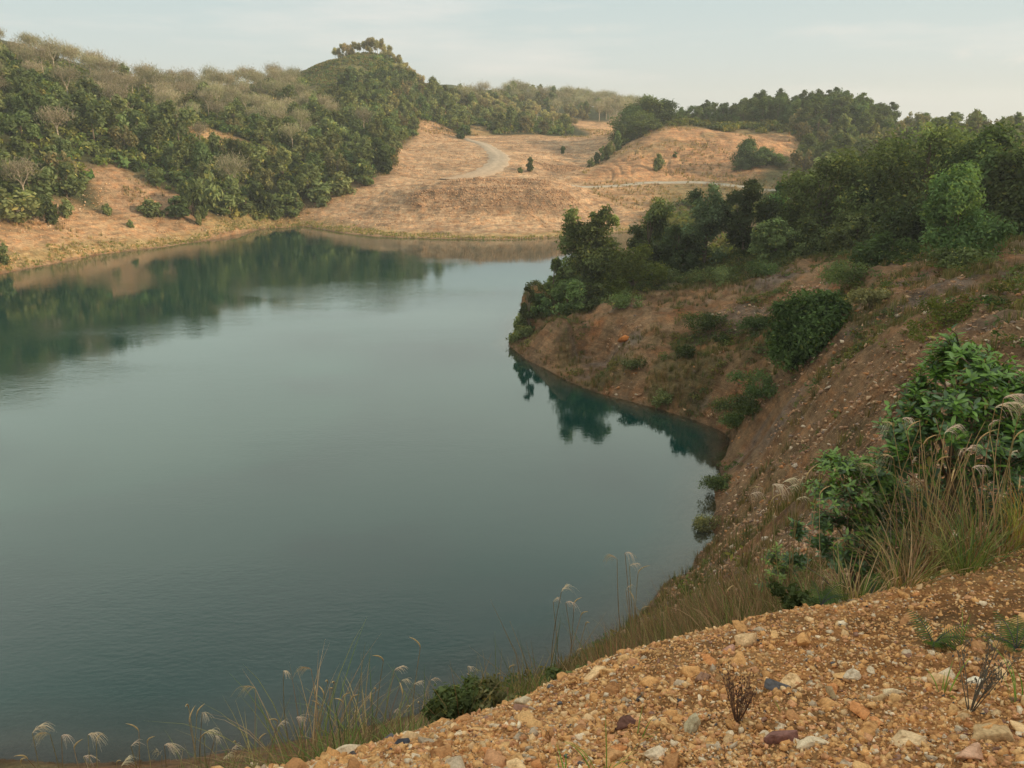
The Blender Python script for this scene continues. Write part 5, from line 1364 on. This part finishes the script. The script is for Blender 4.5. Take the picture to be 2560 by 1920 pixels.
clump('plume_grass', 330, 1700, 5.4, [(300, 1580, 's', -.7, 1.2), (318, 1605, 's', .3, 1.0), (283, 1612, 'f', .3, .7), (355, 1610, 'p', .8, 1.1), (350, 1632, 'f', -.5, 1.0), (395, 1620, 'f', -1, .8)], 'low plume grass with golden spikes left of the tall reed', 50, (.4, .9))
clump('tall_reed', 408, 1700, 5.2, [(408, 1530, 's', 0.05, 1.5), (409, 1560, 's', 0.05, 1.3), (425, 1545, 's', .2, 1.0), (437, 1540, 'f', .3, 1.0), (440, 1585, 'p', .3, .9), (465, 1590, 'f', .3, .8), (432, 1600, 's', .5, 1.2), (510, 1605, 's', 0, .9)], 'tall straight reed with golden spikes at the bottom left', 60, (.4, 1.0), cols=GREENC + STRAWC[:2])
clump('plume_grass', 560, 1690, 4.9, [(552, 1487, 'p', -1, 1.1), (500, 1620, 'f', .4, .8), (560, 1600, 's', .4, .8), (600, 1560, 's', -.3, 1.0), (482, 1640, 'f', .4, .9), (530, 1640, 'f', -.4, .9)], 'plume grass with one white head leaning out left over the water', 70, (.4, 1.0))
clump('plume_grass', 660, 1660, 4.6, [(612, 1450, 'f', .3, .9), (672, 1446, 'p', -.6, .9), (708, 1475, 's', 0, 1.0), (712, 1492, 's', .2, .9), (722, 1478, 's', 0, 1.0), (700, 1500, 's', -.2, .8), (740, 1510, 's', 1, 1.0), (742, 1520, 's', -1, 1.1),
       (760, 1512, 's', 1, 1.1), (690, 1525, 's', -1, .9), (680, 1500, 's', 0, .8), (640, 1550, 'f', .3, .9), (600, 1570, 'f', .2, .9), (770, 1540, 's', 0, .9)], 'big grass clump with many golden spikes at the lower left', 120, (.5, 1.25), cols=GREENC + STRAWC, lean=.6)
clump('plume_grass', 800, 1640, 4.4, [(828, 1428, 's', -.5, 1.3), (852, 1448, 'f', .4, .9), (868, 1470, 'f', .6, .8), (895, 1478, 'f', .8, .7), (800, 1515, 's', 0, .8), (812, 1490, 's', 0, .7), (870, 1500, 's', -.1, 1.0), (850, 1540, 'f', .3, .7)], 'grass with a tall golden spike left of the dark feathery shrub', 90, (.4, 1.0), cols=GREENC + STRAWC)
clump('plume_grass', 900, 1600, 4.6, [(908, 1398, 's', -.5, 1.3), (930, 1470, 'f', .8, .8), (905, 1520, 's', 0, .8), (960, 1500, 'f', .4, .7), (880, 1530, 's', .2, .8)], 'thin grass with a lone high spike beside the dark feathery shrub', 50, (.3, .9))
clump('plume_grass', 1050, 1530, 5.0, [(1010, 1440, 'f', .5, .7), (1040, 1450, 'f', -.4, .6), (1075, 1460, 's', .2, .9), (1100, 1445, 's', .2, .8), (1020, 1470, 's', -.2, .8)], 'short dry grass behind the lip right of the feathery shrub', 80, (.3, .6))
clump('plume_grass', 1215, 1470, 6.0, [(1195, 1300, 'f', .3, .8), (1213, 1278, 'p', .6, .9), (1222, 1302, 'f', .8, 1.0), (1240, 1305, 's', 1, .9), (1255, 1330, 's', .8, .9), (1265, 1350, 's', .2, .9), (1245, 1410, 's', .4, .9)], 'slender plume grass standing over the water above the gravel lip', 70, (.3, .9))
clump('plume_grass', 1380, 1400, 7.5, [(1333, 1208, 'p', -.4, .9), (1350, 1195, 'f', .2, 1.0), (1360, 1222, 'f', .5, .9), (1378, 1240, 's', 1, 1.3), (1352, 1275, 'f', .3, .9), (1370, 1300, 's', -.2, 1.0), (1385, 1320, 's', .8, 1.0)], 'tall plume grass group in front of the water right of centre', 90, (.4, 1.0), lean=.5)
clump('plume_grass', 1690, 1320, 6.6, [(1622, 1068, 'f', .6, 1.0), (1645, 1055, 'p', -1, 1.2), (1668, 1048, 'p', .4, 1.1), (1690, 1044, 'p', .8, 1.2), (1728, 1048, 'f', .3, 1.3), (1700, 1056, 'f', .9, 1.0), (1740, 1036, 's', .3, 1.5), (1665, 1085, 's', .4, 1.2), (1720, 1080, 'f', .6, .9), (1640, 1110, 'f', .6, .7)],
      'row of golden plumes on thin stems left of the leafy bush', 130, (.4, 1.0), spread=.3)
clump('plume_grass', 1790, 1300, 6.0, [(1770, 1070, 's', .3, 1.2), (1760, 1100, 's', -.2, 1.0), (1800, 1180, 's', .5, 1.0)], 'dense dry grass in front of the lower leafy bush', 150, (.3, .8), spread=.3)
clump('plume_grass', 2010, 1275, 5.9, [(1928, 918, 'p', -1, 1.3), (1948, 905, 'f', .3, 1.0), (1888, 1010, 'p', -1, 1.2), (1930, 990, 'p', -.8, 1.1), (2040, 936, 'p', .2, 1.5), (1995, 960, 's', .2, 1.2), (2070, 985, 'f', .5, 1.2), (2085, 975, 'p', .5, 1.1), (2110, 960, 's', .8, 1.6),
       (1970, 1000, 'f', .4, 1.0), (2025, 1000, 's', .1, 1.0), (2055, 1040, 's', .3, 1.0), (1990, 1050, 'f', -.4, .9), (1960, 930, 's', .5, 1.1)] + [(int(u_), int(v_), 'n', 0, 1) for u_, v_ in zip(RNG.uniform(1930, 2130, 34), RNG.uniform(900, 1120, 34))], 'largest straw plume grass in front of the tall leafy bush', 230, (.4, 1.05), cols=STRAWC * 2 + GREENC[:1] + [(.20, .17, .11), (.28, .24, .18)], spread=.34, lean=.55, bw=.005)
clump('plume_grass', 2120, 1262, 5.7, [(2150, 880, 'p', .3, 1.4), (2168, 860, 'p', .3, 1.3), (2135, 920, 'f', .5, 1.1), (2190, 950, 's', .3, 1.3), (2205, 880, 'p', .5, 1.3), (2100, 1010, 'f', .5, 1.0), (2180, 985, 'f', .6, 1.0)], 'plume grass with green blades near the right edge', 170, (.4, .95), cols=GREENC + STRAWC, spread=.22, lean=.55, bw=.006)
clump('broom_grass', 2205, 1180, 5.9, [(2200, 1060, 's', .1, 1.2)], 'stiff reddish yellow broom of grass cut by the right edge', 140, (.45, .75), cols=[(.55, .28, .10), (.45, .20, .07), (.50, .42, .14), (.30, .32, .09)], spread=.1, lean=.12)
clump('grass_clump', 2085, 1262, 5.3, [], 'green grass clump on the lip below the tall leafy bush', 110, (.25, .6), cols=GREENC, spread=.1, lean=.6)
clump('grass_clump', 1950, 1285, 5.1, [], 'grey green sedge clump on the lip left of the green clump', 110, (.2, .55), cols=GREENC + STRAWC, spread=.12, lean=.6)
clump('grass_clump', 1850, 1300, 5.0, [], 'low sedge at the lip below the lower leafy bush', 90, (.15, .4), cols=GREENC + STRAWC, spread=.15, lean=.7)
clump('grass_clump', 1600, 1350, 5.2, [(1570, 1280, 's', .4, .8)], 'brown green grass clump at the lip right of centre', 110, (.2, .5), spread=.2)
clump('grass_clump', 1170, 1468, 4.4, [], 'spiky green grass tuft standing on the gravel lip', 60, (.12, .3), cols=GREENC, spread=.06, lean=.7)
clump('grass_clump', 870, 1610, 3.9, [], 'green grass tuft at the left end of the gravel', 60, (.15, .35), cols=GREENC, spread=.08, lean=.7)
clump('grass_clump', 720, 1640, 3.9, [], 'bright green tuft under the spiked grass at lower left', 70, (.2, .5), cols=GREENC[:2], spread=.08, lean=.7)
# band of dry grass on the slope just below the lip
def band(n, pts_uvr, jit, h, tm, label, name, smin=.7, smax=1.4):
    pu = np.array([q[0] for q in pts_uvr]); 
    uu = RNG.uniform(pu[0], pu[-1], n)
    r0 = np.interp(uu, pu, [q[1] for q in pts_uvr]); r1 = np.interp(uu, pu, [q[2] for q in pts_uvr])
    rr = RNG.uniform(r0, r1)
    aa = np.array([AZ(q, 1400) for q in uu])
    o = scatter_stuff(name, tm, np.sin(aa) * rr, np.cos(aa) * rr, smin, smax, L_GRASS, .3)
    return tag(o, label)
_b = (.25, .165, .085); _g2 = (.13, .15, .055)
FINE = [tuft(26, .42, .006, .14, .7, _b, _g2, .65), tuft(30, .5, .006, .16, .8, (.32, .22, .11), _g2, .6), tuft(22, .36, .006, .12, .7, (.42, .24, .12), GREENC[3], .7), tuft(24, .45, .007, .12, .5, (.38, .28, .15), GREENC[0], .8)]
band(850, [(-100, 4.4, 9.0), (900, 4.0, 8.0), (1250, 4.5, 9), (1650, 5.2, 8), (2250, 6.4, 8.5)], 0, .4, FINE, 'dry and green grass covering the slope below the gravel lip', 'slope_edge_grass')
band(1000, [(1270, 8, 15), (1450, 7.0, 12), (1600, 6.2, 9.5), (1750, 6.0, 8)], 0, .5, FINE, 'brown grass bank between the gravel and the water', 'grass_bank', .9, 1.7)

# leafy bush with long stiff leaves
def leaf_tmpl(L=.080, W=.029, fold=.25, curl=.18):
    st = []
    for t, w in ((0, .05), (.28, .80), (.55, 1.0), (.80, .72), (1.0, .06)):
        zc = -curl * L * t * t
        st += [(L * t, -W / 2 * w, zc + fold * W / 2 * w), (L * t, 0, zc), (L * t, W / 2 * w, zc + fold * W / 2 * w)]
    V = np.array(st); f = []
    for i in range(4):
        for j in range(2):
            a = i * 3 + j; f.append([a, a + 3, a + 4, a + 1])
    return V, np.array(f)
LV, LF = leaf_tmpl()
M_BROAD = mat_leaf('broad_leaf', (1, 1, 1), 0.28, 0.0, gloss=0.06)
def whorls(tips, dirs, fresh, nl=(7, 12), size=1.0):
    Vs = []; Ts = []
    for p, d, fr_ in zip(tips, dirs, fresh):
        n = RNG.integers(*nl)
        d = d / np.linalg.norm(d)
        a0 = np.cross(d, [.3, .2, 1.0]); a0 /= np.linalg.norm(a0) + 1e-9; b0 = np.cross(d, a0)
        for k in range(n):
            ang = k * 2.4 + RNG.uniform(-.3, .3); lift = RNG.uniform(.25, 1.1) * (1.0 if k > n * .4 else .6)
            rad = math.cos(ang) * a0 + math.sin(ang) * b0
            ax = rad + d * lift; ax /= np.linalg.norm(ax)
            up = d - ax * (d @ ax); up /= np.linalg.norm(up) + 1e-9
            sd = np.cross(up, ax); s_ = size * RNG.uniform(.6, 1.15)
            base = p - d * (.05 * size) * (1 - k / n) * 1.5
            Vs.append((LV @ np.stack([ax, sd, up])) * s_ + base)
            c0 = np.array((.19, .31, .05)) if RNG.random() < fr_ else np.array((.105, .175, .062))
            if RNG.random() < .02: c0 = np.array((.35, .24, .06))
            Ts.append(np.repeat((c0 * RNG.uniform(.75, 1.25))[None], len(LV), 0))
    n = len(Vs)
    return np.vstack(Vs), (LF[None] + (np.arange(n) * len(LV))[:, None, None]).reshape(-1, 4), np.vstack(Ts)
def leafy_bush(name, base_uvr, blobs_uv, ntw, label, trunk_r=.022, size=1.0):
    """blobs_uv: (u, v, r, radius in metres, twigs) clusters of leafy twigs carried by limbs from the trunk"""
    x, y, _ = P(*base_uvr); z = GZ(x, y)
    e = bpy.data.objects.new(name, None); COL.objects.link(e); e.location = (x, y, z); tag(e, label, 'bush')
    org = np.array([x, y, z]); cs = [np.array(P(u, v, r)) - org for u, v, r, *_ in blobs_uv]
    zt = max(c_[2] for c_ in cs); topc = max(cs, key=lambda q: q[2])
    tp = [limb((0, 0, -.1), topc * np.array([.9, .9, .95]), trunk_r, trunk_r * .35, .04, 10, 7)]
    tips = []; dirs = []; fr_ = []
    for c_, (u, v, r, R, nt_) in zip(cs, blobs_uv):
        s0 = topc * min(.92, max(.05, (c_[2] - R * 1.3) / zt * .75))
        tp.append(limb(s0, c_, trunk_r * .5, trunk_r * .22, .08, 6, 5))
        for k in range(int(nt_ * 2.1)):
            d = rand_unit(1)[0]; d[2] = abs(d[2]) * .8 + d[2] * .2; d /= np.linalg.norm(d)
            q = c_ + d * R * RNG.uniform(.55, 1.3)
            tp.append(limb(c_, q, trunk_r * .2, .003, .1, 4, 4))
            tips.append(q); dd = d * .6 + np.array([0, 0, .75]); dirs.append(dd)
            fr_.append(np.clip((q[2] / zt - .45) * 1.6 + (d[2] - .3) * .4, .03, .95))
            q2 = c_ + (q - c_) * .55 + rand_unit(1)[0] * R * .12; tips.append(q2); dirs.append(d + np.array([0, 0, .4])); fr_.append(.05)
    tv, tf = join_arrays(tp); mesh_from('trunk', tv, tf, B_BARK, e)
    V, Fc, T = whorls(tips, dirs, fr_, size=size); mesh_from('crown', V, Fc, M_BROAD, e, colors=T)
    return e
leafy_bush('leafy_bush', (2045, 1262, 6.6), [(2070, 775, 6.7, .20, 13), (2035, 805, 6.8, .17, 9), (2110, 815, 6.5, .20, 11), (2150, 815, 6.8, .17, 9), (1990, 850, 6.9, .17, 8), (1965, 890, 6.7, .18, 9), (2060, 870, 6.4, .22, 12), (2130, 880, 6.9, .22, 12), (2180, 850, 6.6, .15, 7), (2215, 860, 6.7, .14, 6), (2240, 960, 6.6, .2, 9), (1935, 930, 7.0, .13, 6), (1915, 1050, 7.1, .13, 6),
     (1950, 945, 6.8, .2, 9), (2010, 930, 6.5, .22, 11), (2090, 950, 6.3, .24, 12), (2170, 940, 6.6, .24, 12), (1925, 1000, 6.9, .16, 7), (1980, 1010, 6.5, .2, 9), (2060, 1040, 6.9, .24, 10), (2150, 1030, 6.4, .26, 12), (2215, 1010, 6.8, .26, 12),
     (2230, 920, 6.9, .22, 9), (2010, 1090, 7.0, .2, 8), (2110, 1110, 6.9, .26, 11), (2200, 1110, 6.8, .26, 11), (2260, 1080, 6.8, .26, 9), (2180, 1180, 7.0, .22, 8)], 0, 'tall bush of stiff green leaves with a leaning stem at the right edge', .026)
leafy_bush('leafy_bush', (1850, 1290, 7.0), [(1800, 1000, 7.2, .13, 7), (1830, 1020, 7.0, .17, 9), (1860, 1010, 7.3, .15, 7), (1900, 1040, 7.1, .18, 8), (1785, 1060, 7.0, .14, 7), (1840, 1080, 6.8, .22, 11), (1900, 1100, 7.0, .24, 12), (1960, 1080, 7.3, .2, 9),
     (1800, 1130, 7.0, .2, 10), (1870, 1150, 6.8, .25, 12), (1940, 1160, 7.0, .25, 12), (1770, 1180, 7.1, .15, 7), (1720, 1150, 7.4, .10, 4), (1830, 1210, 6.8, .22, 10), (1910, 1230, 6.8, .24, 10), (1970, 1210, 7.0, .22, 9), (1715, 1210, 7.4, .12, 5), (1990, 1130, 7.1, .2, 8)], 0,
     'lower dark leafy bush left of the tall one behind the plume grass', .018, .9)
leafy_bush('leafy_weed', (1690, 1330, 7.6), [(1670, 1210, 7.6, .14, 6), (1700, 1240, 7.5, .16, 7), (1665, 1265, 7.6, .12, 5), (1730, 1280, 7.4, .14, 6)], 0, 'small leafy shoot among the dry grass left of the dark bush', .01, .7)
# feathery weeds, ferns, dry stalks
M_FERN = mat_leaf('fern', (1, 1, 1), .35, 0.0)
def frond(base, d, L, n=18, w=.26, colr=(.13, .20, .07), up=.9):
    d = np.array([d[0], d[1], 0.0]); d /= np.linalg.norm(d) + 1e-9; sd = np.array([-d[1], d[0], 0.0])
    parts = []; t = np.linspace(0, 1, n + 2)
    pts_ = base + d * L * (.35 * t + .45 * t * t)[:, None] + np.array([0, 0, 1]) * (L * (up * t - .42 * t * t))[:, None]
    tv, tf = tube_arrays(pts_, np.linspace(.0028, .001, n + 2), 4); parts.append((tv, tf, np.full((len(tv), 3), .12)))
    for i in range(2, n + 1):
        l = L * w * math.sin(math.pi * (i / (n + 1)) ** .8) + .01
        for s_ in (-1, 1):
            q = pts_[i]; e1 = q + sd * s_ * l + d * l * .35 - np.array([0, 0, .2 * l]); wd = l * .045 * d + np.array([0, 0, .003])
            parts.append((np.array([q - wd * .6, q + wd * .6, (q + e1) / 2 + wd, e1]), np.array([[0, 1, 2, 3]]), np.tile(np.array(colr) * RNG.uniform(.75, 1.25), (4, 1))))
    return join_arrays(parts)
def fern(u, v, r, L, n, label, colr=(.13, .20, .07), kind='fern', w=.28):
    x, y, _ = P(u, v, r); z = GZ(x, y)
    e = bpy.data.objects.new(kind, None); COL.objects.link(e); e.location = (x, y, z); tag(e, label, 'fern' if kind == 'fern' else 'shrub')
    for k in range(n):
        a = RNG.uniform(0, 6.28)
        add_mesh('frond', frond(np.zeros(3), (math.cos(a), math.sin(a)), L * RNG.uniform(.7, 1.1), w=w, colr=colr, up=RNG.uniform(.7, 1.15)), M_FERN, e)
fern(2015, 1395, 3.9, .20, 6, 'pale green fern growing on the gravel at the right')
fern(2195, 1400, 3.9, .26, 9, 'green fern clump at the right edge of the gravel')
fern(1770, 1335, 4.8, .20, 7, 'small fern at the gravel lip below the leafy bushes', (.10, .17, .06))
fern(1880, 1300, 5.2, .22, 7, 'fern in the grass below the lower leafy bush', (.10, .17, .06))
def feathery(u, v, r, H, W, n, label, lm):
    x, y, _ = P(u, v, r); z = GZ(x, y)
    bl = [(RNG.normal() * W * .26, RNG.normal() * W * .26, H * RNG.uniform(.2, .85), W * RNG.uniform(.12, .26), W * RNG.uniform(.12, .26), H * RNG.uniform(.12, .22)) for _ in range(16)]
    ms = tree_meshes('feathery_shrub', H, W, n, .028, lm, B_BARK, base=.02, trunk=.008, blobs=bl)
    plant('feathery_shrub', ms, x, y, z, 1, 0, label, 'shrub')
feathery(985, 1600, 4.3, .50, .50, 6500, 'dark green feathery shrub on the gravel lip left of centre', L_DARK)
feathery(1055, 1575, 4.3, .40, .40, 2500, 'small brownish feathery shrub right of the larger dark one', L_OLIVE)
feathery(1272, 1468, 4.5, .16, .22, 900, 'tiny dark green weed on the lip beside the brown stone', L_MID)
feathery(1215, 1490, 4.3, .14, .2, 700, 'tiny green weed left of the brown stone at the lip', L_DARK)
feathery(1720, 1345, 4.9, .2, .3, 1200, 'low green weed at the lip below the dry grass', L_DARK)
def dry_weed(u, v, r, H, n, label, colr=(.16, .09, .06)):
    x, y, z, _r = ground_hit(u, min(v, 1700), 1.6, 120)
    parts = []
    for k in range(n):
        a = RNG.uniform(0, 6.28); d = np.array([math.cos(a) * .35, math.sin(a) * .35, 1.0])
        tip = d * H * RNG.uniform(.6, 1); parts.append(limb((0, 0, -.02), tip, .0022, .0010, .06, 6, 4))
        for j in range(9):
            t = RNG.uniform(.35, 1); q = tip * t; e_ = q + (rand_unit(1)[0] * .6 + np.array([0, 0, .7])) * H * .16
            parts.append(limb(q, e_, .0011, .0006, .05, 3, 3))
            c_ = e_ + rand_unit(1)[0] * .002
            parts.append(tube_arrays(np.array([c_, c_ + np.array([0, 0, .006]), c_ + np.array([0, 0, .012])]), [.001, .0032, .001], 4))
    tv, tf = join_arrays(parts)
    o = mesh_from('dry_weed', tv, tf, mat_plain('dry_twig', colr, .9, 20, .3)); o.location = (x, y, z); tag(o, label, 'weed')
dry_weed(1592, 1562, 3.0, .22, 14, 'reddish brown dry weed standing alone on the gravel')
dry_weed(2095, 1540, 3.0, .30, 12, 'grey dry weed on the gravel right of the cream stone', (.15, .13, .10))
def green_tuft(u, v, r, n, L, label, cols=((.17, .30, .05), (.24, .32, .08))):
    x, y, z, _r = ground_hit(u, min(v, 1700), 1.6, 120)
    arr = arc_blades(n, (0, 0, 0), .03, L * .5, L, .006, cols, lean=.5)
    o = mesh_from('grass_tuft', arr[0], arr[1], L_GRASS, colors=arr[2]); o.location = (x, y, z); tag(o, label, 'grass')
green_tuft(1300, 1680, 2.4, 14, .34, 'bright green grass blades at the bottom edge of the gravel')
green_tuft(1225, 1690, 2.4, 8, .26, 'few green blades left of the bigger tuft at the bottom')
green_tuft(2035, 1495, 3.2, 9, .24, 'yellow green grass blades beside the grey dry weed')
green_tuft(2205, 1520, 3.1, 12, .34, 'bright green grass blades cut by the right edge')
green_tuft(2075, 1400, 3.7, 10, .24, 'thin green grass right of the pale fern')
green_tuft(1705, 1540, 3.0, 5, .12, 'tiny green blades on the gravel above the purple stone')
green_tuft(1380, 1600, 2.8, 4, .2, 'single long green blades beside the flat brown slab')

# ------------------------------------------------------------------ hanging mats and small shrubs on the bank
def mat_plant(u, v, r, w, h, label, lm, n=2500, leaf=.10, kind='low_shrub', zoff=0.0, dz=1.0):
    x, y, z, _r = ground_hit(u, v + 6, 12, 120)
    bl = [(RNG.normal() * w * .22, RNG.normal() * w * .22, h * RNG.uniform(.2, .6), w * RNG.uniform(.18, .3), w * RNG.uniform(.18, .3), h * .42) for _ in range(9)]
    ms = tree_meshes(kind, h, w, n, leaf, lm, B_BARK, base=0.0, trunk=.03, blobs=bl)
    return plant(kind, ms, x, y, z, 1, 0, label, 'shrub')
mat_plant(1530, 700, 60.5, 3.2, 1.3, 'dark low shrub on the middle of the peninsula slope', L_DARK)
mat_plant(1645, 706, 57.5, 2.6, .9, 'flat dark shrub left of the round bush on the peninsula', L_DARK)
mat_plant(1481, 768, 56, 1.2, 1.1, 'small round dark shrub on the face of the peninsula', L_DARK, 1500)
mat_plant(1560, 735, 57, 1.2, .6, 'tiny dark shrub right of the small round one', L_DARK, 900)
mat_plant(1840, 610, 52, 3.4, 1.5, 'dark shrub at the head of the gully above the round bush', L_DARK)
mat_plant(1880, 655, 47, 2.2, 1.0, 'brownish shrub right of the round bush', L_OLIVE)
mat_plant(2042, 700, 36, 2.6, 1.1, 'yellow green grassy mound on the slope near the right edge', L_FEATHER, 3000, .07)
mat_plant(1430, 600, 72, 3.0, 1.6, 'green shrub in front of the upright tree on the peninsula', L_MID)
mat_plant(1545, 605, 70, 3.2, 1.4, 'green low shrub in the middle of the peninsula meadow', L_MID)
mat_plant(1345, 655, 69, 2.2, 1.5, 'small light green shrub at the end of the peninsula wood', L_LIGHT)
mat_plant(1650, 590, 66, 3.5, 1.3, 'spreading green shrub below the dark narrow tree', L_DARK)
for q in [(1590, 915, 46.5, 3.0, 1.1, 'dark green creeper at the water in the bay corner'), (1618, 885, 46.5, 3.4, 1.1, 'dark green creeper mat in the middle of the gully'), (1652, 850, 47, 3.0, 1.0, 'dark green creeper high in the gully')]:
    mat_plant(*q, L_DARK, 4500, .09, 'creeper')
mat_plant(1372, 790, 56.5, 2.2, .7, 'green grassy patch on the peninsula face above the water', L_MID, 1800, .09)
mat_plant(1440, 870, 51.5, 1.5, 1.0, 'tuft of green growth low on the peninsula bank', L_MID, 1500, .09)
mat_plant(1552, 1050, 38.4, 1.6, .9, 'dark green tuft at the waterline below the slope', L_DARK, 1800, .07)
mat_plant(1528, 1138, 34.5, 1.2, .8, 'grassy tuft at the tip of the little spit', L_OLIVE, 1500, .06)
print('front plants', round(time.time() - T0, 1))

# ------------------------------------------------------------------ haze
def build_haze():
    V = np.array([(x, y, z) for x in (-1560, 1560) for y in (-1560, 1560) for z in (-12, 78)], float)
    Fc = np.array([[0, 1, 3, 2], [4, 6, 7, 5], [0, 4, 5, 1], [2, 3, 7, 6], [0, 2, 6, 4], [1, 5, 7, 3]])
    m, nt, out = node_mat('haze')
    pv = nt.nodes.new('ShaderNodeVolumePrincipled'); pv.inputs['Color'].default_value = (0.90, 0.93, 0.93, 1)
    pv.inputs['Density'].default_value = 0.00048; pv.inputs['Anisotropy'].default_value = 0.2
    nt.links.new(pv.outputs[0], out.inputs['Volume'])
    tag(mesh_from('haze', V, Fc, m), kind='stuff')
build_haze()
print('done', round(time.time() - T0, 1))
